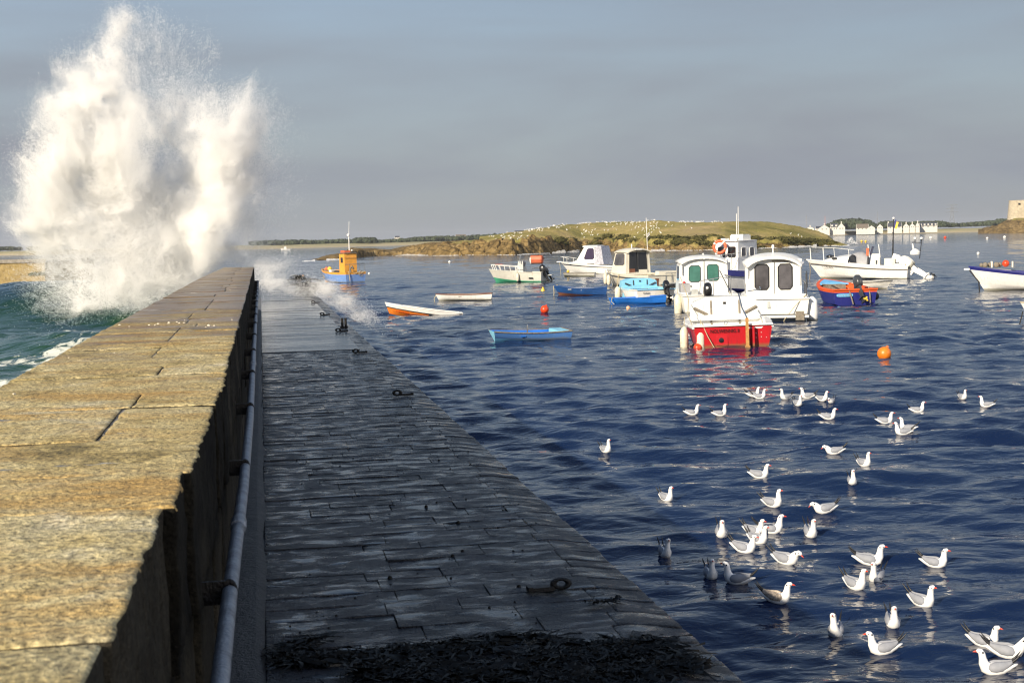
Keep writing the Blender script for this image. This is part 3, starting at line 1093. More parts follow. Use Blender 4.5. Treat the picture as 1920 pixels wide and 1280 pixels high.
SH = [(566, 489.5), (640, 486), (700, 480), (760, 478.5), (830, 479), (900, 478), (960, 478), (1020, 475), (1090, 471), (1150, 470), (1230, 470), (1300, 469), (1360, 468), (1420, 465), (1480, 463), (1530, 460.5), (1592, 459.5)]
CL = [(566, 488.5), (590, 485), (612, 480), (640, 476), (660, 466.5), (690, 467), (735, 469.5), (765, 463), (800, 456), (850, 451), (900, 450), (960, 450), (1020, 452), (1100, 453), (1180, 451), (1260, 450), (1330, 450), (1400, 451), (1460, 452), (1530, 455), (1592, 457)]
TP = [(566, 488), (590, 484), (612, 479), (640, 475), (660, 465.5), (690, 466), (735, 468), (765, 461), (800, 454), (830, 450.5), (880, 447), (920, 442.5), (960, 436), (1000, 430.5), (1050, 423.5), (1100, 419.5), (1150, 418), (1230, 416), (1300, 416), (1380, 416.5), (1430, 417), (1470, 420), (1500, 425), (1530, 433), (1552, 441), (1565, 452), (1592, 456)]
cols = np.arange(566, 1592.1, 1.6)
sh = np.interp(cols, *zip(*SH))
cl = np.interp(cols, *zip(*CL))
tp = np.interp(cols, *zip(*TP))
hz = np.array([horizon_y(c) for c in cols])
dist = CAMZ * F / (sh - hz)
dirs = np.array([ray(c, s)[:2] / np.linalg.norm(ray(c, s)[:2]) for c, s in zip(cols, sh)])
ztop = CAMZ + (hz - tp) / F * (dist + 62)
zcl = CAMZ + (hz - cl) / F * (dist + 9)
zcl = np.minimum(zcl, ztop) * (1 - 0.22 * smooth(1010, 900, cols))
ztop = np.where(cols < 900, np.minimum(ztop, zcl * 1.12 + 0.15), ztop)
taper_ = smooth(0, 40, np.arange(len(cols))) * smooth(0, 18, np.arange(len(cols))[::-1])
vv = np.concatenate([np.linspace(-4, 12, 34), np.linspace(13, 62, 50), np.linspace(66, 130, 10)])
DD = dist[:, None] + vv[None, :] * (0.35 + 0.65 * taper_)[:, None]
IX, IY = dirs[:, :1] * DD, dirs[:, 1:] * DD
p2 = np.stack([IX, IY], -1)
p3 = np.stack([IX, IY, IX * 0], -1)
jag = fbm(p3 * 0.12, 3, 41) * 4.0
ve = vv[None, :] + jag * smooth(14, 2, vv)[None, :]
cliff = smooth(-1.2, 8.0, ve)
hill = smooth(6, 62, vv)[None, :] ** 0.75
back = smooth(130, 64, vv)[None, :]
Z = -0.7 + (zcl[:, None] + 0.7) * cliff + (ztop - zcl)[:, None] * hill
rocky = smooth(18, 5, ve) * smooth(-3, 1, ve)
rel = cellrock(p2 * 0.26, 3) * 1.7 + cellrock(p2 * 0.62 + 7, 5) * 0.9 + fbm(p3 * 0.5, 3, 8) * 0.3
hs = np.clip(zcl / 3.0, 0.15, 1.0)[:, None]
rel = rel - 0.75 + cellrock(p2 * 1.9 + 3, 9) * 0.35
Z = Z + rocky * rel * 1.15 * hs
Z = Z + smooth(10, 25, vv)[None, :] * (fbm(p3 * 0.10, 4, 11) * 0.55 + fbm(p3 * 0.7, 3, 12) * 0.18)
Z = np.where(vv[None, :] > 64, Z * back - 0.7 * (1 - back), Z)
nu, nv = Z.shape
ii = np.arange(nu * nv).reshape(nu, nv)
isl_q = np.stack([ii[:-1, :-1], ii[1:, :-1], ii[1:, 1:], ii[:-1, 1:]], -1).reshape(-1, 4)


def islet_material():
    m, t, b = nodes("islet_ground")
    geo = N(t, "ShaderNodeNewGeometry")
    a = N(t, "ShaderNodeAttribute", attribute_name="grass")
    al = N(t, "ShaderNodeAttribute", attribute_name="sand")
    n1 = N(t, "ShaderNodeTexNoise", Scale=0.35, Detail=7.0, Roughness=0.7)
    n2 = N(t, "ShaderNodeTexNoise", Scale=0.09, Detail=6.0, Roughness=0.65)
    n3 = N(t, "ShaderNodeTexNoise", Scale=2.2, Detail=5.0, Roughness=0.7)
    for n in (n1, n2, n3):
        t.links.new(geo.outputs["Position"], n.inputs["Vector"])
    rock = ramp(t, n1.outputs["Fac"], [(0.30, (0.050, 0.036, 0.017)), (0.44, (0.145, 0.098, 0.038)), (0.58, (0.25, 0.172, 0.070)), (0.75, (0.34, 0.27, 0.16))])
    grs = ramp(t, n2.outputs["Fac"], [(0.30, (0.125, 0.115, 0.028)), (0.44, (0.23, 0.20, 0.055)), (0.56, (0.32, 0.255, 0.085)), (0.70, (0.40, 0.30, 0.14))])
    fine_ = ramp(t, n3.outputs["Fac"], [(0.3, 0.55), (0.6, 1.15)])
    g = mixc(t, 1.0, grs.outputs["Color"], fine_.outputs["Color"], "MULTIPLY")
    mxs = N(t, "ShaderNodeMath", operation="ADD")
    t.links.new(a.outputs["Fac"], mxs.inputs[0])
    sub = N(t, "ShaderNodeMath", operation="MULTIPLY_ADD")
    t.links.new(n1.outputs["Fac"], sub.inputs[0])
    sub.inputs[1].default_value = 0.9
    sub.inputs[2].default_value = -0.45
    t.links.new(sub.outputs[0], mxs.inputs[1])
    mr_ = N(t, "ShaderNodeMapRange", **{"From Min": 0.35, "From Max": 0.65})
    t.links.new(mxs.outputs[0], mr_.inputs["Value"])
    vo = N(t, "ShaderNodeTexVoronoi", Scale=0.42, feature="DISTANCE_TO_EDGE")
    mpv = N(t, "ShaderNodeMapping", Scale=(1.0, 0.7, 1.8))
    t.links.new(geo.outputs["Position"], mpv.inputs["Vector"])
    t.links.new(mpv.outputs["Vector"], vo.inputs["Vector"])
    ck = ramp(t, vo.outputs["Distance"], [(0.0, 0.30), (0.10, 1.0)])
    rk_ = mixc(t, 1.0, rock.outputs["Color"], ck.outputs["Color"], "MULTIPLY")
    col = mixc(t, mr_.outputs[0], rk_, g)
    col = mixc(t, al.outputs["Fac"], col, (0.34, 0.25, 0.14))
    t.links.new(col, b.inputs["Base Color"])
    b.inputs["Roughness"].default_value = 0.95
    b.inputs["Specular IOR Level"].default_value = 0.2
    bp = N(t, "ShaderNodeBump", Strength=0.8, Distance=0.35)
    t.links.new(n1.outputs["Fac"], bp.inputs["Height"])
    t.links.new(bp.outputs["Normal"], b.inputs["Normal"])
    return m


isl_me = np_mesh("islet", np.stack([IX, IY, Z], -1).reshape(-1, 3), isl_q, islet_material())
colg = cols[:, None] + 0 * Z
gr = smooth(7.0, 12, ve) * smooth(800, 930, colg + fbm(p3 * 0.08, 3, 3) * 60)
gr = np.maximum(gr, smooth(3, 6, ve) * smooth(1080, 1200, colg + fbm(p3 * 0.07, 3, 6) * 120) * 0.72)
sand = np.exp(-(((colg - 1310) / 42) ** 2 + ((vv[None, :] - 30) / 15) ** 2)) * 0.6
attr(isl_me, "grass", gr.ravel())
attr(isl_me, "sand", np.clip(sand + 0.5 * fbm(p3 * 0.3, 3, 4) * (sand > 0.1), 0, 1).ravel())
islet = tag(link("islet", isl_me), "low grassy islet with an ochre rocky shore beyond the boats", None, None, "structure")

# low bramble clumps on the islet
def clump_mesh(name, centres, mat, n_face, flat=0.6, leaf=0.5, seed=1):
    r = np.random.default_rng(seed)
    V, Q = [], []
    for (x, y, z, s, sz) in centres:
        m = int(n_face * max(0.4, s))
        d = r.normal(size=(m, 3))
        d /= np.linalg.norm(d, axis=1, keepdims=True)
        rr = r.uniform(0.55, 1.0, (m, 1)) * (0.8 + 0.35 * vnoise(d * 2.0 + x, 2)[:, None])
        c = d * rr * np.array([s, s, sz]) + np.array([x, y, z])
        u = r.normal(size=(m, 3))
        u -= (u * d).sum(1, keepdims=True) * d * 0.7
        u /= np.linalg.norm(u, axis=1, keepdims=True)
        w = np.cross(d, u)
        L = leaf * r.uniform(0.5, 1.2, (m, 1))
        base = len(V) * 4
        quad = np.stack([c - u * L, c - w * L * 0.6, c + u * L, c + w * L * 0.6], 1)
        V.append(quad.reshape(-1, 3))
    V = np.concatenate(V)
    Q = np.arange(len(V)).reshape(-1, 4)
    return np_mesh(name, V, Q, mat, False)


MT["bramble"] = pmat("olive_bramble", (0.075, 0.070, 0.022), 0.9, var=0.5, vscale=0.6, spec=0.2)
br_c = []
r8 = np.random.default_rng(8)
for x0, x1, n in ((1040, 1080, 5), (1165, 1200, 4), (1250, 1320, 16), (1330, 1350, 4), (1400, 1560, 34), (1115, 1140, 4), (1215, 1245, 5)):
    for _ in range(n):
        u = int(np.argmin(abs(cols - r8.uniform(x0, x1))))
        v = int(np.argmin(abs(vv - r8.uniform(5, 13))))
        s = r8.uniform(0.9, 2.2)
        br_c.append((IX[u, v], IY[u, v], Z[u, v] + 0.1, s * 1.5, s * 0.55))
tag(link("brambles", clump_mesh("brambles", br_c, "bramble", 170, leaf=0.30)), "olive brambles along the foot of the islet's slope", "brambles", None, "stuff")

# gulls standing on the islet
gm = MB()
gm.loft([[(x, math.cos(a) * ry, z + math.sin(a) * rz) for a in np.linspace(0, 6.283, 7)[:-1]] for x, z, ry, rz in
         ((-0.30, 0.22, 0.02, 0.015), (-0.12, 0.24, 0.08, 0.07), (0.06, 0.27, 0.10, 0.09), (0.16, 0.34, 0.06, 0.07), (0.20, 0.43, 0.055, 0.055), (0.27, 0.44, 0.02, 0.02))])
for s in (-1, 1):
    gm.tube([(0.02, 0.04 * s, 0.2), (0.03, 0.04 * s, 0)], 0.012, 4)
islet_gull_me = gm.mesh("islet_gull", "plum")
spots_i = []
r9 = np.random.default_rng(99)
clusters = [(985, 1015, 14, 40, 58), (1030, 1130, 22, 55, 63), (1090, 1112, 14, 20, 34), (930, 985, 24, 12, 40), (985, 1060, 34, 40, 60), (1120, 1230, 30, 46, 63), (1130, 1235, 34, 30, 60), (1195, 1240, 14, 20, 36), (1275, 1320, 22, 54, 63), (1235, 1300, 10, 30, 62), (1325, 1360, 8, 48, 62), (900, 1000, 10, 14, 40), (1060, 1190, 16, 14, 45), (1478, 1512, 4, 20, 30), (1520, 1535, 2, 10, 14)]
for x0, x1, n, v0, v1 in clusters:
    for _ in range(n):
        u = int(np.argmin(abs(cols - r9.uniform(x0, x1))))
        v = int(np.argmin(abs(vv - r9.uniform(v0, v1))))
        spots_i.append((IX[u, v], IY[u, v], Z[u, v]))
for p in spots_i[:296]:
    o = link("gull", islet_gull_me)
    o.location = p
    o.rotation_euler = (0, 0, r9.uniform(0, 6.28))
    o.scale = (0.98,) * 3
    tag(o, "tiny white gull standing on the distant grassy islet", "gull", "white gulls dotted over the islet")

# ------------------------------------------------------------------ far coast
def coast_strip(name, pts, depth, ztop_, label, mat):
    """low shore: pts are (photo x, shore y) pairs"""
    V, n = [], 0
    xs = np.arange(pts[0][0], pts[-1][0] + 1, 6.0)
    ysh = np.interp(xs, *zip(*pts))
    for x, yv in zip(xs, ysh):
        q = at(x, yv)
        d = math.hypot(q[0], q[1])
        u = q[:2] / d
        for dv, z in ((-6, -0.5), (0, 0.15), (8, 1.0), (depth * 0.3, ztop_ * 0.7), (depth, ztop_), (depth * 6, ztop_ * 1.3), (depth * 9, -1)):
            k = d + dv
            V.append((u[0] * k, u[1] * k, z + 0.4 * float(vnoise(np.array([q[0] * .05, dv * .1, 0.5]), 4)) * (dv > 1)))
        n += 1
    ix = np.arange(n * 7).reshape(n, 7)
    Q = np.stack([ix[:-1, :-1], ix[1:, :-1], ix[1:, 1:], ix[:-1, 1:]], -1).reshape(-1, 4)
    return tag(link(name, np_mesh(name, V, Q, mat)), label, None, None, "structure")


m, t_, b_ = nodes("coast_grass_and_sand")
geo = N(t_, "ShaderNodeNewGeometry")
sx = N(t_, "ShaderNodeSeparateXYZ")
t_.links.new(geo.outputs["Position"], sx.inputs[0])
nn = N(t_, "ShaderNodeTexNoise", Scale=0.03, Detail=6.0)
t_.links.new(geo.outputs["Position"], nn.inputs["Vector"])
zz = N(t_, "ShaderNodeMapRange", **{"From Min": 0.3, "From Max": 3.0})
t_.links.new(sx.outputs["Z"], zz.inputs["Value"])
g_ = ramp(t_, nn.outputs["Fac"], [(0.35, (0.24, 0.225, 0.085)), (0.65, (0.38, 0.32, 0.15))])
c_ = mixc(t_, zz.outputs[0], (0.40, 0.33, 0.20), g_.outputs["Color"])
t_.links.new(c_, b_.inputs["Base Color"])
b_.inputs["Roughness"].default_value = 0.95
MT["coast"] = m
coast_strip("coast", [(-260, 486), (-30, 479.5), (60, 478), (200, 474), (400, 469.5), (560, 465.3), (700, 461.5), (900, 456.5), (1100, 452)], 60, 2.6, "far low beach and fields beyond the harbour mouth", "coast")
coast_strip("coast_meadow", [(1440, 446.5), (1520, 443.3), (1600, 439.9), (1700, 437.6), (1800, 435.8), (1900, 433.4), (1960, 431.5), (2300, 423)], 50, 2.8, "far low grassy shore in front of the white houses", "coast")


def wood(name, label, x0, x1, ytop, yb, dist_, n, seed, leaf=1.3, hvar=0.35):
    r = np.random.default_rng(seed)
    cs = []
    for _ in range(n):
        x = r.uniform(x0, x1)
        yt = np.interp(x, *zip(*ytop)) if isinstance(ytop, list) else ytop
        d = dist_ * r.uniform(1.0, 1.10)
        ht = (yb + SLOPE * (x - x0) - yt) / F * d * r.uniform(1 - hvar, 1.0)
        q = at_dist(x, yb, d)
        base = CAMZ + (horizon_y(x) - (yb + SLOPE * (x - x0))) / F * d
        s = ht * r.uniform(0.28, 0.45) + 0.8
        cs.append((q[0], q[1], base + ht - s * 0.8, s * 1.4, s * 0.85))
        cs.append((q[0] + r.uniform(-2, 2), q[1], base + ht * 0.35, s * 1.3, ht * 0.42))
    return tag(link(name, clump_mesh(name, cs, "wooded", 42, leaf=leaf, seed=seed)), label, "woodland", None, "stuff")


wood("woods", "dark belt of trees behind the far left beach", 470, 1010, [(470, 452), (560, 449), (600, 450), (660, 447), (690, 445), (705, 451), (800, 443), (900, 440), (1010, 432)], 459.5, 1330, 420, 3, 1.8)
wood("dark_copse", "darker clump of trees standing out along the far left shore", 665, 702, 445, 455, 1250, 40, 4, 1.5)
wood("hill_woods", "wooded knoll behind the white houses", 1553, 1640, [(1553, 420), (1575, 411), (1600, 409.5), (1625, 412), (1640, 420)], 430, 1290, 170, 5, 1.7, 0.25)
wood("garden_woods", "low line of trees behind the row of houses", 1640, 1790, [(1640, 420), (1660, 414.5), (1700, 416), (1760, 414), (1790, 419)], 428, 1350, 170, 6, 1.6)
wood("far_woods", "hazy trees between the pylon and the stone tower", 1780, 1890, [(1780, 420), (1800, 419), (1850, 415), (1880, 410), (1890, 411)], 424.5, 1500, 130, 7, 1.8)
wood("left_woods", "strip of far trees seen past the left of the spray", -60, 110, 463, 470.5, 1500, 110, 9, 1.8)


def house(x0, x1, yb, h_eave, h_ridge, dist_, label, roof="slate", gable=True, depth=9, chim=True, dormers=0, yaw=0):
    mid = (x0 + x1) / 2
    q = at_dist(mid, yb, dist_)
    rz = math.atan2(q[0], q[1])
    w = (x1 - x0) / F * dist_
    t = thing("house", label, "house", tuple(q), -rz + R(yaw), "white houses on the far shore")
    s = dist_ / F
    he, hr = h_eave * s * 0.82, h_ridge * s * 0.82
    wl, rf, wn = MB(), MB(), MB()
    if gable:                    # gable end towards the sea
        wl.prism([(-w / 2, -4), (w / 2, -4), (w / 2, he), (0, hr), (-w / 2, he)], 0, depth)
        for sg in (-1, 1):
            e = Vector((sg * (w / 2 + 0.3), he - 0.15))
            rf.add([(0, 0.35, hr + 0.25), (e.x, 0.35, e.y + 0.25), (e.x, depth + 0.3, e.y + 0.25), (0, depth + 0.3, hr + 0.25), (0, 0.35, hr + 0.02), (e.x, 0.35, e.y), (e.x, depth + 0.3, e.y), (0, depth + 0.3, hr + 0.02)],
                   [(0, 1, 2, 3), (7, 6, 5, 4), (0, 4, 5, 1), (1, 5, 6, 2), (2, 6, 7, 3)])
        wn.box((-w * 0.18, -0.04, he * 0.55), (w * 0.16, 0.1, he * 0.35))
        wn.box((w * 0.2, -0.04, he * 0.55), (w * 0.13, 0.1, he * 0.35))
        ch = (0, depth * 0.75, hr)
    else:
        wl.prism([(0, -4), (depth, -4), (depth, he), (depth / 2, hr), (0, he)], -w / 2, w / 2, plane="yz")
        rf.add([(-w / 2 + .3, -0.4, he - 0.1), (w / 2 - .3, -0.4, he - 0.1), (w / 2 - .3, depth / 2, hr + 0.25), (-w / 2 + .3, depth / 2, hr + 0.25), (-w / 2 + .3, depth + 0.4, he - 0.1), (w / 2 - .3, depth + 0.4, he - 0.1)],
               [(0, 1, 2, 3), (3, 2, 5, 4)])
        for k in range(3):
            wn.box((w * (-0.3 + 0.3 * k), -0.04, he * 0.5), (w * 0.1, 0.1, he * 0.4))
        ch = (-w / 2 + 0.6, depth / 2, hr)
    wl.build("wall", "render", t, 0)
    ro = rf.build("roof", roof, t, 0)
    if chim:
        cm = MB()
        cm.box((ch[0], ch[1], ch[2] + 0.5), (0.8, 0.7, 1.5))
        cm.build("chimney", "render", ro, 0)
    for k in range(dormers):
        dm = MB()
        dx = -w / 2 + w * (k + 0.5) / dormers
        dm.box((dx, depth * 0.18, he + (hr - he) * 0.36), (w / dormers * 0.48, 2.2, (hr - he) * 0.55))
        dm.build("dormer", "render", ro, 0)
    wn.build("windows", "glassgrey", t, 0)
    return t


HD = 1120
house(1512, 1526, 432.5, 5, 9, HD, "small white cottage just past the islet's right end")
house(1536, 1555, 432, 5, 12, HD, "white gabled house left of the big twin-gabled one")
house(1529, 1545, 432.3, 5, 9, HD + 14, "long low white wing left of the gabled house", gable=False, chim=False)
house(1571, 1584, 431, 6, 15, HD, "tall white gable house with a white chimney under the wooded knoll")
house(1557, 1571, 431.3, 7, 14, HD + 6, "white house with small roof windows joined to the tall gable", gable=False, dormers=2, chim=False)
house(1606, 1628, 430.5, 4, 12, HD + 10, "thatched long house with a grey roof in the gap between the white ones", roof="thatch", gable=False, chim=False)
house(1628, 1640, 429.8, 3, 8, HD, "tiny white gable right of the thatched house", chim=False)
house(1645, 1655, 429, 4, 10, HD + 20, "narrow white gable beside the tall mast", chim=False)
house(1665, 1690, 428.2, 4, 12, HD + 18, "dark-roofed long house at the start of the terrace", gable=False)
house(1694, 1704, 427.6, 4, 10, HD, "first white gable of the terrace")
house(1706, 1715, 427.2, 4, 10, HD, "second white gable of the terrace")
house(1717, 1724, 427, 5, 12, HD, "sharp white gable at the right end of the terrace")
house(1725, 1756, 426.3, 4, 10, HD + 12, "long slate-roofed row with several white dormers", gable=False, dormers=5, chim=False)
house(942, 960, 443.5, 4, 9, 1250, "white house with a tall chimney on the skyline left of the islet's top")
house(964, 992, 436.5, 3, 5, 1300, "long flat white building on the skyline behind the islet's slope", gable=False, chim=False)
house(740, 750, 447, 3, 5, 1420, "small pale house among the far left trees", gable=False, chim=False)
house(854, 874, 445, 3, 6, 1400, "grey-roofed farmhouse among the far trees", gable=False, roof="thatch", chim=False)


def pylon(x, ytop, yb, dist_, label, wide=1.0, mat="pylon", mast=False):
    q = at_dist(x, yb, dist_)
    H = (yb - ytop) / F * dist_
    t = thing("pylon", label, "pylon", tuple(q), -math.atan2(q[0], q[1]), "power pylons and masts on the far shore")
    mb = MB()
    r = 0.14
    if mast:
        mb.tube([(0, 0, -1), (0, 0, H)], [0.35, 0.15], 6)
        for z in (0.55, 0.75, 0.9):
            mb.box((0, 0, H * z), (wide, 0.12, 0.12))
        mb.build("mast", mat, t, 0)
        return
    w0, w1 = 3.2 * wide, 1.1 * wide
    lv = [0, .25, .45, .62, .78, .9, 1.0]
    wd = [w0 + (w1 - w0) * min(1, k / .62) for k in lv]
    for sx_ in (-1, 1):
        for sy_ in (-1, 1):
            mb.tube([(sx_ * w / 1, sy_ * w, z * H) for w, z in zip(wd, lv)], r * 1.3, 4)
    for a in range(len(lv) - 1):
        for f in (-1, 1):
            mb.tube([(-wd[a], f * wd[a], lv[a] * H), (wd[a + 1], f * wd[a + 1], lv[a + 1] * H)], r, 4)
            mb.tube([(wd[a], f * wd[a], lv[a] * H), (-wd[a + 1], f * wd[a + 1], lv[a + 1] * H)], r, 4)
    mb.build("lattice", mat, t, 0)
    am = MB()
    for z in (0.66, 0.82, 0.97):
        L = 7.0 * wide * (1.15 - 0.3 * z)
        am.tube([(-L, 0, z * H), (0, 0, z * H + 1.0), (L, 0, z * H)], r, 4)
        am.tube([(-L, 0, z * H), (L, 0, z * H)], r, 4)
    am.build("cross_arm", mat, t, 0)


pylon(1785, 386, 426, 1500, "big lattice pylon between the houses and the stone tower")
pylon(1645, 397, 429, 1300, "slim dark mast rising behind the terrace", 1.6, mast=True)
pylon(1512, 404, 432, 1400, "slim grey mast nearest the islet's right end", 2.0, mast=True)
MT["redmast"] = pmat("red_and_white_mast", (0.45, 0.2, 0.18), 0.6)
pylon(1547, 405, 422, 1400, "short red and white mast above the gabled house", 0.8, "redmast", mast=True)

# stone tower on its rock at the right edge
TD = 900.0
tq = at_dist(1935, 432.0, TD)
tw = thing("stone_tower", "squat tapered stone fort tower on a rock at the right edge", "tower", (tq[0], tq[1], 0), -math.atan2(tq[0], tq[1]))
zb = CAMZ + (horizon_y(1925) - 416) / F * TD
zt = CAMZ + (horizon_y(1925) - 378.5) / F * TD
wpx = TD / F
ftm = MB()
n = 20
prof = [(0, 43 * wpx), (0.5, 40.5 * wpx), (0.97, 38.6 * wpx), (0.972, 39.2 * wpx), (1.0, 39.2 * wpx), (1.001, 34 * wpx), (0.93, 33 * wpx)]
ftm.loft([[(math.copysign(abs(math.cos(a)) ** 0.35, math.cos(a)) * w, math.copysign(abs(math.sin(a)) ** 0.35, math.sin(a)) * w * 0.8 + 14, zb - 3 + (zt - zb + 3) * z) for a in np.linspace(0, 6.283, n + 1)[:-1]] for z, w in prof])
ftm.build("tower_wall", "fortstone", tw, 30)
wnm = MB()
wnm.box((-21 * wpx, 14 - 40.2 * wpx * 0.8 + 0.15, zb + (zt - zb) * 0.83), (1.2, 0.8, 1.0))
wnm.build("window", "glass", tw, 0)
rx = np.linspace(1834, 2140, 90)
prf = [(1834, 432.5), (1850, 428), (1868, 426), (1876, 421), (1890, 416.5), (1905, 413), (1925, 411), (1980, 410), (2060, 418), (2140, 424)]
RV = []
ds = np.linspace(0, 60, 26)
for x in rx:
    d0 = TD - 34 + 4 * float(vnoise(np.array([x * .06, 0, 0.3])))
    top = CAMZ + (horizon_y(x) - np.interp(x, *zip(*prf))) / F * TD
    for dv in ds:
        q = at_dist(x, 440, d0 + dv)
        z = -0.6 + (top + 0.6) * float(smooth(0, 26, dv)) ** 0.8 * float(smooth(60, 50, dv))
        RV.append((q[0], q[1], z))
RV = np.array(RV)
RV[:, 2] += (cellrock(RV[:, :2] * 0.3, 6) * 1.2 + fbm(RV * 0.25, 3, 2) * 0.9) * smooth(0.0, 2.0, RV[:, 2])
ix = np.arange(len(RV)).reshape(len(rx), len(ds))
rk = np_mesh("tower_rock", RV, np.stack([ix[:-1, :-1], ix[1:, :-1], ix[1:, 1:], ix[:-1, 1:]], -1).reshape(-1, 4), bpy.data.materials["islet_ground"])
attr(rk, "grass", (smooth(7.2, 8.8, RV[:, 2]) * smooth(1890, 1900, np.repeat(rx, len(ds)))))
tag(link("tower_rock", rk), "bare pale rock under the stone tower", None, None, "structure")

# the other breakwater, far left
bq0, bq1 = at(-420, 551), at(86, 545.5)
bw = thing("breakwater", "sunlit ochre breakwater end at the left edge behind the waves", "breakwater", (bq1[0], bq1[1], 0), math.atan2(bq0[1] - bq1[1], bq0[0] - bq1[0]))
Lb = math.hypot(*(bq0 - bq1)[:2])
zt_ = CAMZ - (491 - horizon_y(40)) / F * math.hypot(bq1[0], bq1[1])
bm_ = MB()
bm_.prism([(0, -1.5), (Lb, -1.5), (Lb, zt_), (0, zt_)], 0, -7.0)
MT["bwstone"] = stone_mat("breakwater_render", [(0.3, (0.17, 0.12, 0.045)), (0.5, (0.28, 0.205, 0.08)), (0.7, (0.34, 0.26, 0.115))], grain=3.0, bump=0.4, tint_rand=0, grainmul=(0.8, 1.0, 1.2))
bm_.build("breakwater_wall", "bwstone", bw, 0)
cp = MB()
cp.box((Lb / 2 - 0.1, -3.5, zt_ + 0.12), (Lb + 0.3, 7.3, 0.3))
cp.build("coping", "palejoint", bw, 0)
wm = MB()
for _ in range(900):
    u = sr.random() ** 1.5 * Lb
    z = zt_ * 0.60 + 0.08 * float(vnoise(np.array([u * 0.5, 3.3, 0]), 5)) + sr.gauss(0, 0.07)
    if vnoise(np.array([u * 0.8, 9.3, 0]), 5) < -0.1:
        continue
    s = sr.uniform(0.03, 0.09)
    wm.box((u, 0.02, z), (s * 2, 0.08, s), ry=sr.uniform(-.5, .5))
tag(wm.build("weed_line", "weed", bw, 0), kind="stuff")

# ------------------------------------------------------------------ breaking wave: clouds of droplets
m, t_, b_ = nodes("water_droplets")
t_.nodes.remove(b_)
outn = t_.nodes["Material Output"]
df = N(t_, "ShaderNodeBsdfDiffuse", Color=(0.97, 0.965, 0.955, 1))
tr = N(t_, "ShaderNodeBsdfTranslucent", Color=(0.97, 0.965, 0.955, 1))
mx = N(t_, "ShaderNodeMixShader", Fac=0.36)
t_.links.new(df.outputs[0], mx.inputs[1])
t_.links.new(tr.outputs[0], mx.inputs[2])
t_.links.new(mx.outputs[0], outn.inputs["Surface"])
DROP = m


def droplets(name, pts, radii, label, cat):
    me = bpy.data.meshes.new(name)
    me.vertices.add(len(pts))
    me.vertices.foreach_set("co", np.asarray(pts, np.float32).ravel())
    attr(me, "size", radii)
    me.materials.append(DROP)
    o = tag(link(name, me), label, cat, None, "stuff")
    ng = bpy.data.node_groups.new(name + "_points", "GeometryNodeTree")
    ng.interface.new_socket("Geometry", in_out="INPUT", socket_type="NodeSocketGeometry")
    ng.interface.new_socket("Geometry", in_out="OUTPUT", socket_type="NodeSocketGeometry")
    gi, go = ng.nodes.new("NodeGroupInput"), ng.nodes.new("NodeGroupOutput")
    m2p = ng.nodes.new("GeometryNodeMeshToPoints")
    na_ = ng.nodes.new("GeometryNodeInputNamedAttribute")
    na_.data_type = "FLOAT"
    na_.inputs["Name"].default_value = "size"
    sm_ = ng.nodes.new("GeometryNodeSetMaterial")
    sm_.inputs["Material"].default_value = DROP
    ng.links.new(gi.outputs[0], m2p.inputs["Mesh"])
    ng.links.new(na_.outputs["Attribute"], m2p.inputs["Radius"])
    ng.links.new(m2p.outputs[0], sm_.inputs[0])
    ng.links.new(sm_.outputs[0], go.inputs[0])
    md = o.modifiers.new("points", "NODES")
    md.node_group = ng
    return o


def cloud(blobs, total, ydist, seed, warp=0.5, clump=1.1, copies=1, soft=0.06, jets=None):
    """blobs: (photo x, photo y, rx, ry, weight, depth offset, depth spread) -> points of the place"""
    r = np.random.default_rng(seed)
    wts = np.array([b[4] for b in blobs], float)
    cnt = (wts / wts.sum() * total).astype(int)
    out = []
    for b, n in zip(blobs, cnt):
        D = ydist + b[5]
        c = ray(b[0], b[1])
        c = np.array([0, 0, CAMZ]) + c * (D / c[1])
        k = D / F
        u = r.normal(size=(n * 2, 3))
        ln = np.linalg.norm(u, axis=1, keepdims=True)
        u = u / ln * np.minimum(ln, 2.4)
        p = c + u * np.array([b[2] * k, b[6], b[3] * k]) * 0.55
        g = fbm(p * np.array([0.9, 0.9, 0.75]), 4, seed + 1)
        g2 = fbm(p * 3.1, 3, seed + 5)
        keep = r.random(n * 2) < np.clip(0.45 + clump * g + 0.55 * clump * g2, 0.02, 1)
        out.append(p[keep][:n])
    p = np.concatenate(out)
    # ragged, torn outline: turbulent displacement at three scales
    for f, a in ((0.8, warp), (2.2, warp * 0.4), (6.0, warp * 0.14)):
        off = np.stack([fbm(p * f + s, 2, seed + 20 + int(s)) for s in (0.0, 31.0, 57.0)], -1)
        p = p + off * a
    if copies > 1:
        q = [p]
        for k in range(copies - 1):
            if jets is not None and k % 2 == 0:
                # thrown water: strings of drops along the way the jet flies
                d = p - jets + r.normal(size=p.shape) * 0.8
                d /= np.linalg.norm(d, axis=1, keepdims=True)
                s = r.exponential(0.16, (len(p), 1)) * (0.4 + 1.6 * r.random((len(p), 1)))
                q.append(p + d * s + np.array([0, 0, -0.35]) * s * s + r.normal(size=p.shape) * 0.022)
            else:
                q.append(p + r.normal(size=p.shape) * (soft * (0.3 + 0.7 * smooth(-5.5, -1.0, p[:, :1]))) * r.random((len(p), 1)) * 2)
        p = np.concatenate(q)
    return p


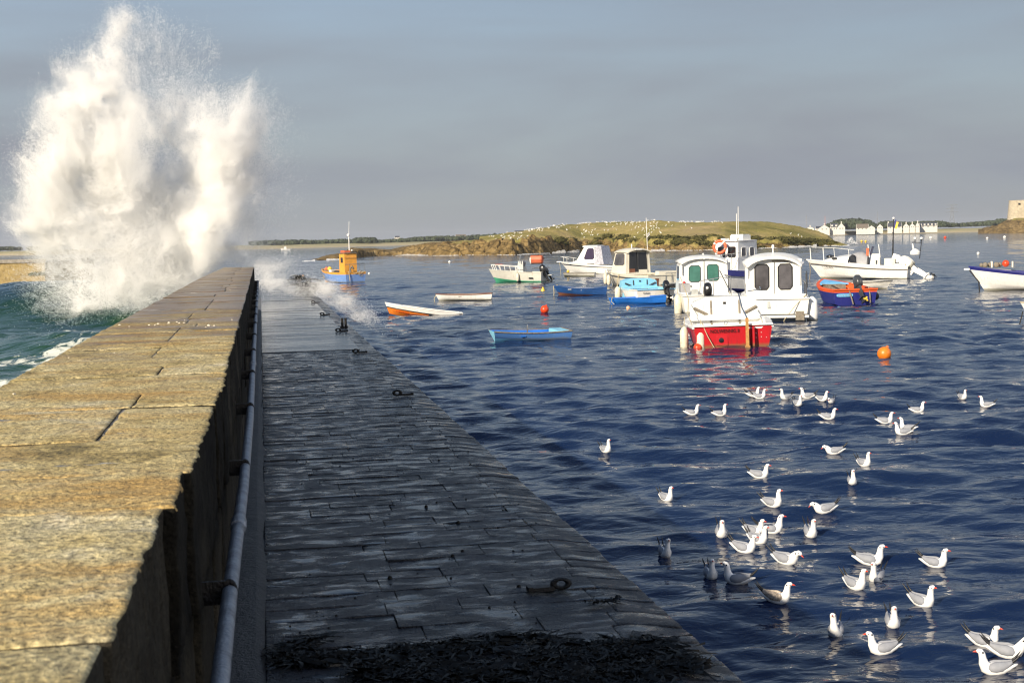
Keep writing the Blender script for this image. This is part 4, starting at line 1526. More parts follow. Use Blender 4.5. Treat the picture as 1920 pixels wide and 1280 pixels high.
D0 = 44.0
BIG = [
    (160, 330, 88, 108, 13, 0, 1.0), (190, 200, 55, 75, 8, -0.3, 0.7), (215, 290, 60, 80, 8, -0.5, 0.9), (150, 150, 35, 45, 2.2, 0, .6),
    (100, 305, 40, 36, 3.2, -0.3, .6), (92, 375, 36, 34, 2.2, 0, .6), (100, 420, 60, 60, 4.5, 0.2, .8), (255, 215, 50, 55, 4.2, 0, .7), (130, 250, 40, 60, 4, -.6, .6),
    (200, 420, 110, 90, 11, 0.8, 1.3), (290, 370, 80, 110, 7, 1.2, 1.3), (250, 480, 110, 60, 7, 0.8, 1.4), (330, 470, 60, 60, 4.5, 1.3, 1.2),
    (395, 360, 48, 70, 8.5, -0.2, .7), (400, 270, 50, 60, 5.5, 0, .7), (420, 225, 50, 45, 3.0, 0, .7), (455, 290, 42, 90, 3.2, .3, .8), (385, 440, 30, 55, 4.2, 0, .6), (345, 320, 45, 60, 4.2, 0.6, .8), (325, 270, 50, 70, 3.6, 0.9, .9), (350, 390, 50, 60, 4.0, 1.2, 1.0),
    (250, 60, 45, 40, .8, 0, .7), (300, 120, 75, 60, 1.3, 0.4, .8), (215, 95, 40, 45, 1.0, 0, .6), (330, 210, 60, 50, 1.5, .6, .8),
    (462, 400, 30, 80, 1.2, .4, .8), (498, 330, 45, 115, 0.55, .8, 1.0), (480, 240, 35, 55, .35, .5, .8),
    (170, 520, 90, 40, 3.0, 0.5, 1.2), (250, 545, 90, 36, 2.0, 0.3, 1.2), (320, 520, 60, 36, 2.4, 0.6, 1.0), (180, 560, 80, 30, .9, 0.2, 1.2),
    (420, 480, 30, 24, 1.6, 1.5, .8),
]
pts = cloud(BIG, 600000, D0, 5, warp=0.42, clump=1.15, copies=8, soft=0.13, jets=np.array([-3.4, 44.6, 1.2]))
radii = 0.0025 + 0.0040 * np.random.default_rng(2).random(len(pts)) ** 2.5
fling = cloud([(b[0], b[1], b[2] * 1.15, b[3] * 1.15, b[4], b[5], b[6]) for b in BIG], 6000, D0, 55, warp=0.9)
rad2 = 0.004 + 0.008 * np.random.default_rng(3).random(len(fling)) ** 2
pts, radii = np.concatenate([pts, fling]), np.concatenate([radii, rad2])
ok = (pts[:, 2] > sea_h(pts[:, 0], pts[:, 1]) - 0.1)
ok &= ~((pts[:, 1] < WALL_END + 0.3) & (pts[:, 2] < WALL_TOP + 0.02) & (pts[:, 0] > -1.2))
droplets("breaking_wave", pts[ok], radii[ok], "towering burst of white spray where the swell hits the sea wall", "breaking wave")

# surf along the islet's rocks
sp_, sr_ = [], []
rs = np.random.default_rng(31)
for x0, x1, hgt, n in ((735, 800, .55, 5200), (1035, 1085, .8, 6000), (566, 590, .3, 1500), (612, 645, .6, 2600), (1220, 1245, .6, 1800), (1478, 1530, .6, 6000), (1545, 1592, .35, 3000), (800, 1030, .18, 3000), (1250, 1480, .16, 3000)):
    xx = rs.uniform(x0, x1, n)
    uu = np.clip(np.searchsorted(cols, xx), 0, len(cols) - 1)
    g = 0.5 + 0.9 * fbm(np.stack([xx * 0.11, xx * 0, xx * 0 + hgt], -1), 3, 6)
    dd = dist[uu] + rs.normal(0, 2.4, n) - 1.0
    zz_ = np.minimum(rs.exponential(1, n), 3) * hgt * np.clip(g, 0.05, 1.5) * 0.24
    keep = rs.random(n) < np.clip(g * 1.1 - 0.15, 0.02, 1) * 0.7
    sp_.append(np.stack([dirs[uu, 0] * dd, dirs[uu, 1] * dd, zz_], -1)[keep])
sp_ = np.concatenate(sp_)
droplets("shore_surf", sp_, 0.03 + 0.045 * rs.random(len(sp_)), "white surf breaking along the islet's rocks", "surf")

SPILL = [
    (445, 490, 36, 12, 1.3, 3.5, .7), (490, 492, 22, 18, 1.6, 3.0, .8), (505, 512, 24, 20, 2.2, 1.5, .7), (535, 533, 28, 18, 2.6, .5, .6), (570, 544, 28, 12, 2.8, 0, .5),
    (500, 545, 26, 14, 2.2, -1.2, .5), (605, 549, 28, 11, 2.4, 0, .5), (640, 562, 22, 13, 1.3, -1.5, .6), (655, 588, 22, 18, 0.7, -5.5, .8), (520, 498, 26, 24, 0.9, 2, .8), (545, 553, 55, 8, 2.6, -1.0, .4),
    (615, 575, 24, 12, 0.7, -3.0, .6), (680, 598, 20, 10, .3, -6.5, .6), (560, 520, 30, 16, .5, 0, .7)
]
pts = cloud(SPILL, 12000, 42.0, 15, warp=0.4, clump=1.3, copies=12, soft=0.16, jets=np.array([-1.5, 46.0, 1.5]))
radii = 0.0018 + 0.0032 * np.random.default_rng(4).random(len(pts)) ** 2.2
ok = (pts[:, 2] > np.where(pts[:, 0] < 1.73, PAVE + 0.02, -0.05))
ok &= ~((pts[:, 1] < WALL_END + 0.3) & (pts[:, 2] < WALL_TOP + 0.02) & (pts[:, 0] < -0.05))
droplets("overtopping_spray", pts[ok], radii[ok], "low veil of spray washing across the quay and off its edge", "spray")
SM = [(1595, 452, 3.5, 5, 1, 0, 1.2), (1598, 456.5, 7, 2, .8, 0, 1.2), (1592, 455, 5, 2.5, .6, 0, 1.0)]
pts = cloud(SM, 1700, at(1594, 460)[1], 25, warp=0.5)
droplets("islet_spray", pts, np.full(len(pts), 0.032), "small white plume of spray off the islet's right tip", "spray")

# ------------------------------------------------------------------ buoys
def buoy(x, y, diam_px, mat, label, kind="ball"):
    q = at(x, y)
    D = math.hypot(q[0], q[1])
    s = diam_px / F * D / 2
    h = surf(q[0], q[1])
    t = thing("buoy", label, "buoy", (q[0], q[1], h), sr.uniform(0, 6), "mooring buoys in the harbour")
    b = MB()
    if kind == "cone":
        b.lathe([(s, -s * .5), (s, s * 0.2), (s * 0.5, s * 1.0), (s * 0.35, s * 1.6), (s * .05, s * 1.75)], n=14)
    else:
        b.lathe([(math.sin(a) * s, -math.cos(a) * s + s * 0.72) for a in np.linspace(0.02, 3.12, 14)], n=20)
    b.build("float", mat, t, 60)
    if diam_px > 11:
        e = MB()
        e.torus((0, 0, s * 1.78), (1, 0, 0), s * 0.16, s * 0.05, 12, 6)
        e.lathe([(s * .28, s * 1.60), (s * .24, s * 1.74), (s * .1, s * 1.78)], n=12)
        e.build("eye", mat, t)
        t.rotation_euler = (R(18), R(16), 0.6)


buoy(1654, 671, 25, "buoyorange", "big orange ball buoy alone in front of the boats on the right")
buoy(1019, 587, 16, "buoyred", "red-orange ball buoy between the blue dinghies")
buoy(1018, 545, 8, "yellow", "small yellow cone buoy right of the grey open boat's stern", "cone")
buoy(1178, 580, 8, "peach", "small faded peach float below the bright blue dinghy")
buoy(1619.5 - 4, 453.5, 4, "yellow", "left one of two small yellow floats off the islet's tip")
buoy(1623, 453.8, 4, "yellow", "right one of two small yellow floats off the islet's tip")
buoy(1745, 447.5, 5, "buoywhite", "white far float left of the red one")
buoy(1772, 447, 5, "buoyred", "red far float between two white ones")
buoy(1851, 448, 4, "buoywhite", "white far float below the tower rock, the left of the pair")
buoy(1883.5, 446.5, 5, "buoywhite", "white far float below the tower rock, the right of the pair")
buoy(1834, 477, 5, "buoywhite", "white float above the navy-banded boat at the right edge")
buoy(843, 493.5, 5, "buoywhite", "white float alone in front of the islet's rocks")
buoy(568, 519, 5, "peach", "pale pink float left of the blue boat with the orange cabin")
buoy(692, 514.5, 4, "buoywhite", "pale float right of the blue boat with the orange cabin")
# ------------------------------------------------------------------ boats
class Hull:
    def __init__(s, L, B, fs, fb, draft=0.22, tr=0.82, rake=0.5, dip=0.05, flare=0.10, power=2.3, transom_rake=0.06):
        s.L, s.B, s.fs, s.fb, s.draft, s.tr, s.rake, s.dip, s.flare, s.power, s.trk = L, B, fs, fb, draft, tr, rake, dip, flare, power, transom_rake

    def beam(s, t):
        a = s.tr + (1 - s.tr) * float(smooth(0, 0.5, t))
        c = max(0.0, 1 - max(0.0, (t - 0.38) / 0.62) ** s.power)
        return s.B / 2 * a * c ** 0.85 + 0.02

    def y_at(s, t, z):
        pr = s.rows(t)
        return float(np.interp(z, [p[1] for p in pr], [p[0] for p in pr]))

    def sheer(s, t):
        return s.fs + (s.fb - s.fs) * t ** 1.8 - s.dip * math.sin(math.pi * t)

    def x(s, t, z):
        return -s.L / 2 + t * (s.L - s.rake) + s.rake * t ** 2.5 * max(0.0, min(1.2, (z + s.draft) / (s.fb + s.draft))) - s.trk * (1 - t) ** 6 * z / max(s.fs, .1)

    def t_of(s, xx):
        return max(0.0, min(1.0, (xx + s.L / 2) / s.L))

    def rows(s, t, inset=0.0, zmin=None):
        b = max(0.012, s.beam(t) - inset)
        sh = s.sheer(t)
        kz = -s.draft * (1 - t ** 3)
        cz = 0.03 + 0.30 * sh * t ** 2
        cb = b * (1 - s.flare - 0.42 * t ** 2.2)
        pts = [(0.0, kz), (cb * 0.55, kz + (cz - kz) * 0.42), (cb, cz)]
        for f in (0.10, 0.35, 0.62, 0.80, 1.0):
            z = cz + (sh - cz) * f
            pts.append((cb + (b - cb) * f ** 0.75, z))
        return pts

    def shell(s, mi=(0, 0, 0, 0, 0, 0, 0), n=22, mb=None, transom=0):
        """mi: material of the bottom, of the chine row and of the five bands up to the sheer"""
        mb = mb or MB()
        V, F_, M_ = [], [], []
        for k in range(n + 1):
            t = k / n
            pr = s.rows(t)
            for side in (1, -1):
                for (y, z) in pr:
                    V.append((s.x(t, z), y * side, z))
        m = 8
        for k in range(n):
            for sd in (0, 1):
                for j in range(m - 1):
                    a = k * 2 * m + sd * m + j
                    b = a + 1
                    c, d = b + 2 * m, a + 2 * m
                    F_.append((a, b, c, d) if sd == 0 else (d, c, b, a))
                    M_.append(mi[j])
        for j in range(m - 1):
            F_.append((j, m + j, m + j + 1, j + 1))
            M_.append(mi[j] if transom is None else (mi[j] if j < 2 else transom if isinstance(transom, int) else transom[j]))
        mb.add(V, F_, M_)
        return mb

    def inner(s, zf, t0=0.015, t1=0.97, th=0.05, n=16, mi=0, mb=None, floor_mi=None):
        mb = mb or MB()
        V, F_, M_ = [], [], []
        for k in range(n + 1):
            t = t0 + (t1 - t0) * k / n
            sh = s.sheer(t)
            b = max(0.01, s.beam(t) - th)
            bl = max(0.008, b * (1 - s.flare * 1.1 - 0.35 * t ** 2.2))
            zl = min(zf + 0.25 * t ** 4, sh - 0.02)
            for (y, z) in ((b, sh + 0.004), (bl, zl), (-bl, zl), (-b, sh + 0.004)):
                V.append((s.x(t, z) + (0.03 if k == 0 else 0), y, z))
        for k in range(n):
            for j in range(3):
                a = k * 4 + j
                F_.append((a, a + 4, a + 5, a + 1))
                M_.append((floor_mi if floor_mi is not None and j == 1 else mi))
        F_.append((0, 1, 2, 3))
        M_.append(mi)
        mb.add(V, F_, M_)
        return mb

    def cap(s, w=0.07, h=0.03, n=20, mi=0, mb=None, t0=0.0, t1=1.0, transom=True):
        """gunwale: a flat moulding along the sheer"""
        mb = mb or MB()
        for sd in (1, -1):
            rings = []
            for k in range(n + 1):
                t = t0 + (t1 - t0) * k / n
                z = s.sheer(t)
                y0, y1 = s.beam(t) + 0.018, max(0.0, s.beam(t) - w)
                xx = s.x(t, z)
                rings.append([(xx, sd * y0, z - h), (xx, sd * y0, z + h * 0.6), (xx, sd * y1, z + h * 0.6), (xx, sd * y1, z - h)])
            mb.loft(rings, mi)
        if transom:
            z, b = s.sheer(0), s.beam(0)
            mb.box((s.x(0, z) + 0.02, 0, z), (w, 2 * b + 0.036, h * 1.4), mi)
        return mb

    def deck(s, t0, t1, camber=0.06, n=10, mi=0, mb=None, lift=0.012):
        mb = mb or MB()
        rings = []
        for k in range(n + 1):
            t = t0 + (t1 - t0) * k / n
            z, b = s.sheer(t) + lift, s.beam(t) - 0.01
            xx = s.x(t, z)
            rings.append([(xx, b * u, z + camber * (1 - u * u) * min(1, b)) for u in (-1, -.6, -.2, .2, .6, 1)] + [(xx, b * 0.98, z - 0.05), (xx, -b * 0.98, z - 0.05)])
        mb.loft(rings, mi)
        return mb


def new_boat(label, x, y, deg, cat="boat", roll=0.0, pitch=0.0, name="motorboat", group=None):
    q = at(x, y)
    h = surf(q[0], q[1]) * 0.5
    t = thing(name, label, cat, (q[0], q[1], h), img_dir(q, deg), group)
    t.rotation_euler = (R(roll), R(pitch), t.rotation_euler[2])
    return t


def pane_on(corners, u0, u1, v0, v1, parent, mat="glass", frame="black", out=0.006, fr=0.018, rnd=True):
    """a window let into a four-cornered face (corners: lower left, lower right, upper right, upper left seen from outside)"""
    c = [Vector(p) for p in corners]
    nrm = (c[1] - c[0]).cross(c[3] - c[0]).normalized()

    def P(u, v):
        return (c[0] * (1 - u) + c[1] * u) * (1 - v) + (c[3] * (1 - u) + c[2] * u) * v
    base = []
    e = 0.16 if rnd else 0.0
    du, dv = (u1 - u0) * e, (v1 - v0) * e * 0.7
    for (u, v) in ((u0 + du, v0), (u1 - du, v0), (u1, v0 + dv), (u1, v1 - dv), (u1 - du, v1), (u0 + du, v1), (u0, v1 - dv), (u0, v0 + dv)) if rnd else ((u0, v0), (u1, v0), (u1, v1), (u0, v1)):
        base.append(P(u, v))
    f = MB()
    f.tube([p + nrm * out for p in base], fr, 5, closed=True)
    fo = f.build("window", frame, parent, 60)
    g = MB()
    k = len(base)
    g.add([p + nrm * (out * 0.3) for p in base] + [p + nrm * (out + 0.004) for p in base], [tuple(range(k))[::-1], tuple(range(k, 2 * k))] + [(i, (i + 1) % k, (i + 1) % k + k, i + k) for i in range(k)])
    g.build("pane", mat, fo, 0)
    return fo


class Cabin:
    """a wheelhouse: floor rectangle and roof rectangle, walls between"""
    def __init__(s, x0, x1, w0, w1, z0, z1, top_x0, top_x1):
        s.lo = [(x0, w0 / 2, z0), (x0, -w0 / 2, z0), (x1, -w0 / 2, z0), (x1, w0 / 2, z0)]
        s.hi = [(top_x0, w1 / 2, z1), (top_x0, -w1 / 2, z1), (top_x1, -w1 / 2, z1), (top_x1, w1 / 2, z1)]

    def build(s, parent, mat, name="cabin"):
        mb = MB()
        mb.add(s.lo + s.hi, [(0, 1, 2, 3), (7, 6, 5, 4), (0, 4, 5, 1), (1, 5, 6, 2), (2, 6, 7, 3), (3, 7, 4, 0)])
        return mb.build(name, mat, parent, 20)

    def face(s, which):
        a, b = {"aft": (0, 1), "starboard": (1, 2), "front": (2, 3), "port": (3, 0)}[which]
        return [s.lo[a], s.lo[b], s.hi[b], s.hi[a]]

    def roof(s, parent, mat, over=(0.15, 0.12, 0.10), th=0.07, camber=0.09, name="roof", droop=0.0):
        xa, xb = s.hi[0][0] - over[0], s.hi[2][0] + over[1]
        w = s.hi[0][1] + over[2]
        z = s.hi[0][2]
        mb = MB()
        rings = []
        for k, xx in enumerate(np.linspace(xa, xb, 9)):
            u = k / 8
            e = 1 - 0.12 * abs(2 * u - 1) ** 4
            dz = -droop * (2 * u - 1) ** 2
            ring = [(xx, w * e * v, z + dz + camber * (1 - v * v) - droop * 1.2 * v ** 4 + th) for v in np.linspace(-1, 1, 11)]
            ring += [(xx, w * e * 0.985 * v, z + dz + camber * (1 - v * v) - droop * 1.2 * v ** 4) for v in np.linspace(1, -1, 11)]
            rings.append(ring)
        mb.loft(rings)
        return mb.build(name, mat, parent, 50)


def outboard(parent, loc, mat="black", size=1.0, tilt=0.0, yaw=0.0, leg="cowl", prop="black"):
    """an outboard motor hung on the transom: cowl, leg, propeller"""
    mb = MB()
    rings = []
    for z, ax, ay, ox in ((0.0, .15, .12, 0), (0.03, .21, .15, 0), (0.18, .23, .165, -.02), (0.34, .22, .16, -.03), (0.46, .17, .13, -.03), (0.52, .08, .07, -.02)):
        rings.append([(ox + math.copysign(abs(math.cos(a)) ** .7, math.cos(a)) * ax, math.copysign(abs(math.sin(a)) ** .7, math.sin(a)) * ay, z) for a in np.linspace(0, 6.283, 15)[:-1]])
    mb.loft(rings)
    m = mb.build("outboard_motor", mat, parent, 50)
    m.location = loc
    m.scale = (size,) * 3
    m.rotation_euler = (0, R(tilt), R(yaw))
    lg = MB()
    lg.loft([[(x0, -w, z), (x1, -w * .6, z), (x1, w * .6, z), (x0, w, z)] for z, x0, x1, w in ((0.02, .14, -.12, .09), (-0.2, .10, -.10, .06), (-0.55, .05, -.11, .035), (-0.62, .16, -.16, .03))])
    lg.box((-0.02, 0, -0.57), (0.36, 0.22, 0.02))
    lg.lathe([(0.01, -.22), (.05, -.15), (.06, 0), (.05, .14), (.015, .2)], (0, 0, -.74), 10, axis="x")
    lg.box((-0.02, 0, -0.68), (0.16, 0.03, 0.16))
    lg.box((0.2, 0, -0.02), (0.14, 0.2, 0.28))
    lg.build("motor_leg", leg, m, 40)
    pp = MB()
    for a in (0, 2.09, 4.19):
        pp.box((-.23, math.cos(a) * .07, -.74 + math.sin(a) * .07), (0.03, 0.10, 0.06), rx=a + .5)
    pp.lathe([(.03, -.27), (.035, -.2)], (0, 0, -.74), 8, axis="x")
    pp.build("propeller", prop, m, 0)
    return m


def rails(parent, pts, posts, r=0.014, name="rail", mat="steel"):
    mb = MB()
    mb.tube(pts, r, 6)
    for a, b in posts:
        mb.tube([a, b], r, 6)
    return mb.build(name, mat, parent)


def tube_part(parent, name, pts, r, mat, n=6):
    mb = MB()
    mb.tube(pts, r, n)
    return mb.build(name, mat, parent)


def box_part(parent, name, c, s, mat, **kw):
    mb = MB()
    mb.box(c, s, **kw)
    return mb.build(name, mat, parent, 0)


def lettering(parent, txt, size, origin, right, upv, mat, name="lettering", squeeze=1.0):
    cu = bpy.data.curves.new(name, "FONT")
    cu.body = txt
    cu.size = size
    cu.align_x = "CENTER"
    cu.extrude = 0.002
    cu.materials.append(MT[mat])
    tmp = bpy.data.objects.new(name, cu)
    C.objects.link(tmp)
    bpy.context.view_layer.update()
    me = bpy.data.meshes.new_from_object(tmp.evaluated_get(bpy.context.evaluated_depsgraph_get()))
    bpy.data.objects.remove(tmp)
    bpy.data.curves.remove(cu)
    me.name = name
    if not me.materials:
        me.materials.append(MT[mat])
    o = link(name, me)
    r, u = Vector(right).normalized(), Vector(upv).normalized()
    n = r.cross(u)
    m = Matrix(((r.x * squeeze, u.x, n.x, origin[0]), (r.y * squeeze, u.y, n.y, origin[1]), (r.z * squeeze, u.z, n.z, origin[2]), (0, 0, 0, 1)))
    o.parent = parent
    o.matrix_basis = m
    return o


def side_text(boat, H, txt, size, xc, zc, mat, squeeze=1.0):
    """lettering on the port side, following the hull"""
    y0, y1 = H.y_at(H.t_of(xc + .3), zc), H.y_at(H.t_of(xc - .3), zc)
    up = (0, (H.y_at(H.t_of(xc), zc + .1) - H.y_at(H.t_of(xc), zc - .05)) / .15, 1)
    lettering(boat, txt, size, (xc, max(H.y_at(H.t_of(xc), zc), (y0 + y1) / 2) + .02, zc), (-1, (y1 - y0) / .6, 0), up, mat, squeeze=squeeze)


def fender(boat, local, label, length=0.55, rad=0.12, lean=0.0, rope=0.5):
    """a fender hung over the side"""
    bpy.context.view_layer.update()
    p = boat.matrix_world @ Vector(local)
    t = thing("fender", label, "fender", tuple(p), sr.uniform(0, 6), "fenders hanging from the boats")
    t.rotation_euler = (R(lean), R(lean * 0.6), t.rotation_euler[2])
    b = MB()
    b.lathe([(0.03, -length - .05), (rad * .7, -length + .02), (rad, -length + .1), (rad, -0.1), (rad * .65, -0.01), (0.03, 0.05)], n=14)
    b.build("body", "fender", t, 60)
    tube_part(t, "rope", [(0, 0, 0.03), (0.02, 0.0, rope)], 0.012, "rope", 5)
    return t


ST_R, ST_U = (0, -1, 0), (0, 0, 1)          # lettering across a transom
PT_R = (-1, 0, 0)                            # lettering along the port side


# 1 --- blue fishing boat with an orange wheelhouse
b = new_boat("blue fishing boat with an orange box wheelhouse and tall aerial, left of the islet", 636, 529, 118, name="fishing_boat")
H = Hull(6.3, 2.35, 0.92, 1.22, rake=0.5, tr=0.86, power=2.6)
H.shell((1, 0, 0, 0, 0, 0, 1), transom=[0, 0, 0, 0, 0, 0, 1]).build("hull", ["cornflower", "cabinorange"], b)
H.inner(0.35, th=0.08, mi=0).build("inner_hull", ["midblue"], b, 0)
H.cap(0.09, 0.03).build("gunwale", "cabinorange", b)
cb = Cabin(-2.35, -1.30, 1.25, 1.25, 0.4, 2.62, -2.30, -1.34)
cb.build(b, "cabinorange", "wheelhouse")
cb.roof(b, "greywood", (0.1, 0.1, 0.1), 0.05, 0.03)
box_part(b, "door", (-2.362, 0.0, 2.23), (0.02, 1.26, 0.03), "wood")
pane_on(cb.face("port"), .25, .75, .62, .85, b, "glass", "cabinorange")
box_part(b, "liferaft", (-1.75, 0.2, 2.80), (0.75, 0.6, 0.2), "brick")
mm = MB()
mm.tube([(-1.85, -.15, 2.65), (-1.85, -.15, 4.25)], 0.045, 6)
mm.tube([(-1.85, -.15, 4.2), (-1.9, -.2, 5.5)], 0.022, 5)
mm.lathe([(.02, 0), (.14, .05), (.14, .2), (.03, .27)], (-1.85, -.1, 4.15), 10)
mm.lathe([(.02, 0), (.09, .05), (.09, .14), (.03, .18)], (-1.85, -.42, 2.8), 10)
mm.build("mast", "white", b)
rails(b, [(-3.05, 1.0, 1.65), (-3.05, -1.0, 1.65)], [((-3.05, y, .9), (-3.05, y, 1.65)) for y in (-1.0, -.5, .5)], 0.025, "stern_rail", "galv")
tube_part(b, "hauler", [(-2.6, .2, .9), (-2.55, .2, 1.25), (-2.75, .1, 1.45), (-2.9, .05, 1.2)], 0.09, "greywood", 8)
mm = MB()
mm.torus((-3.22, -.55, .82), (1, .2, 0), .24, .03, 16, 6)
mm.tube([(-3.2, .25, .95), (-3.24, .1, .8), (-3.22, -.25, .95), (-3.24, -.4, .78), (-3.22, -.9, 1.0)], 0.035, 6)
mm.tube([(-3.1, .72, 1.0), (-3.24, .7, .9), (-3.24, .62, .15)], 0.03, 6)
mm.build("mooring_rope", "rope", b)
for (xx, yy, s_, mt) in ((1.2, .3, .22, "yellow"), (1.7, .35, .2, "brick"), (2.0, -.1, .17, "navy")):
    p = b.matrix_world
    bpy.context.view_layer.update()
    w = b.matrix_world @ Vector((xx, yy, 1.22))
    tt = thing("net_float", {"yellow": "yellow float lying on the blue fishing boat's foredeck", "brick": "dull red float lying on the blue fishing boat's foredeck", "navy": "dark float in the blue fishing boat's bow"}[mt], "float", tuple(w))
    fb_ = MB()
    fb_.lathe([(math.sin(a) * s_, -math.cos(a) * s_) for a in np.linspace(0.02, 3.12, 10)], n=12)
    fb_.build("body", mt, tt, 60)
bx = MB()
bx.box((1.0, .1, .72), (1.6, 1.2, .7))
bx.box((-.2, .5, .85), (.5, .5, .45))
bx.build("fish_box", "greywood", b, 0)
box_part(b, "white_box", (0.15, .62, 1.0), (.45, .4, .35), "white")

# 2 --- grey open boat with a black outboard
b = new_boat("grey open workboat with guard rails, console and black outboard", 968, 529, 163, name="workboat")
H = Hull(4.75, 2.0, 0.82, 1.12, rake=0.75, tr=0.9, dip=0.02)
H.shell((1, 1, 1, 0, 0, 0, 0), transom=0).build("hull", ["greyhull", "green"], b)
H.inner(0.4, th=0.09).build("inner_hull", ["grey"], b, 0)
H.cap(0.11, 0.035).build("gunwale", "greyhull", b)
H.deck(.78, .99).build("foredeck", "greyhull", b)
for sd in (1, -1):
    pl = [(H.x(t, 1.5), sd * (H.beam(t) - .08), H.sheer(t) + .42) for t in (.42, .55, .7, .85, .93)]
    pb = [(H.x(t, 1.0), sd * (H.beam(t) - .08), H.sheer(t)) for t in (.42, .5, .6, .7, .78, .86, .93)]
    ptop = [(H.x(t, 1.5), sd * (H.beam(t) - .08), H.sheer(t) + .42) for t in (.42, .5, .6, .7, .78, .86, .93)]
    rails(b, pl, list(zip(pb, ptop)), 0.024, "guard_rail", "white")
cs = Cabin(-.75, -.1, .75, .6, .45, 1.75, -.7, -.3)
cs.build(b, "grey", "console")
mm = MB()
mm.torus((-.8, .05, 1.5), (1, 0, .35), .17, .018, 16, 6)
mm.build("steering_wheel", "black", b)
tube_part(b, "roll_bar", [(-.5, .5, 1.6), (-.55, .5, 2.2), (-.75, .5, 2.33), (-3.0, .45, 2.35), (-3.15, .4, 2.2)], 0.035, "galv")
tube_part(b, "davit", [(-2.15, -.3, .9), (-2.2, -.3, 1.7), (-2.4, -.3, 2.05), (-2.55, -.3, 2.0)], 0.045, "galv")
tb = MB()
tb.lathe([(.3, -.52), (.37, -.45), (.37, .45), (.3, .52)], (-1.85, .15, 1.85), 8, axis="x")
tb.build("canister", "brick", b, 30)
mm = MB()
mm.lathe([(.36, -.05), (.375, 0), (.36, .05)], (-1.4, .15, 1.8), 14, axis="x")
mm.build("canister_cap", "white", b)
outboard(b, (-2.5, .25, .78), "black", 1.25, 25, leg="black")
outboard(b, (-2.6, -.35, .72), "black", .95, 35, leg="black")
box_part(b, "swim_deck", (-2.75, -.3, .55), (.7, .8, .06), "grey")
box_part(b, "registration", (-1.55, .985, .35), (.35, .02, .12), "black")
box_part(b, "orange_board", (1.4, .2, 1.5), (.6, .5, .04), "hotorange")
fd = fender(b, (-.45, 1.08, .75), "pointed white fender on the grey open workboat", .62, .12, 0, .25)

# 3 --- white dinghy, low
def dinghy(label, x, y, deg, L, B, fs, fb, out, inn, rim, roll=0, pitch=0, seats=(-.55, .15), seatmat="greywood", rake=.35, tr=.82, bottom=None, name="rowing_dinghy", dip=.04, rim_w=.05, blunt=False, tmat=None, zf=.08, bands=(1, 1, 0, 0, 0, 0, 0)):
    b = new_boat(label, x, y, deg, "dinghy", roll, pitch, name)
    H = Hull(L, B, fs, fb, 0.15, tr, rake, dip, .14, 2.6)
    if blunt:
        H.beam = lambda t: B / 2 * (1 - .36 * max(0.0, (t - .45) / .55) ** 1.6)
    mats = [out, bottom or out, tmat or out]
    mb = H.shell(bands, transom=2)
    if blunt:
        pr = H.rows(1.0)
        V = [(H.x(1.0, z) + .004, yy, z) for yy, z in pr] + [(H.x(1.0, z) + .004, -yy, z) for yy, z in pr[::-1]]
        mb.add(V, [tuple(range(len(V)))], 2)
    mb.build("hull", mats, b)
    H.inner(zf, th=.035, t1=.985 if blunt else .96).build("inner_hull", [inn], b, 0)
    H.cap(rim_w, .022, transom=True).build("gunwale", rim, b)
    for sx_ in seats:
        t = H.t_of(sx_)
        mm = MB()
        mm.box((sx_, 0, H.sheer(t) - .1), (.22, 2 * H.beam(t) - .08, .03))
        mm.build("thwart", seatmat, b, 0)
    return b, H


b, H = dinghy("white rowing dinghy with a red-brown rim lying low in the water", 869, 563.5, 176, 3.35, 1.25, .40, .42, "white", "offwhite", "brown", rake=.3)
tube_part(b, "painter", [(1.6, 0, .38), (1.75, .05, .15), (1.7, .1, -.1)], .02, "rope")
# 4 --- orange and white dinghy, stern awash
b, H = dinghy("orange and white dinghy with its stern sunk under the water", 790, 590, 181, 3.7, 1.35, .44, .52, "orange", "offwhite", "white", pitch=-8.0, seats=(.2,), seatmat="white", rake=.35, rim_w=.16, bottom="orange", zf=.2, tmat="white", bands=(0, 0, 0, 0, 2, 2, 2))
H.deck(.80, .985, .04).build("foredeck", "white", b)
bd = MB()
for sd in (1, -1):
    bd.tube([(H.x(t, H.sheer(t) - .2), sd * (H.y_at(t, H.sheer(t) - .2) + .012), H.sheer(t) - .20) for t in np.linspace(0.02, 1, 16)], .026, 6)
bd.build("rubbing_strake", "black", b)
side_text(b, H, "Johnson", .20, .95, .13, "buoyred")
b.location.z -= .10
# 5 --- sky blue pram
b, H = dinghy("blue pram dinghy with light blue blunt ends and grey rope rim", 992, 639, 197, 2.75, 1.15, .34, .40, "midblue", "blue", "greywood", roll=-2, rake=.18, seats=(), tr=.86, blunt=True, tmat="lightblue", bottom="skyblue", rim_w=.04)
box_part(b, "stern_seat", (-1.12, 0, .33), (.42, .98, .05), "lightblue")
box_part(b, "seat_front", (-.90, 0, .2), (.03, .94, .28), "lightblue")
box_part(b, "thwart", (.35, 0, .2), (.18, 1.0, .03), "blue")
mm = MB()
mm.lathe([(.01, -.3), (.03, -.2), (.03, .2), (.01, .3)], (.15, .3, .3), 8)
mm.build("rowlock", "steel", b)
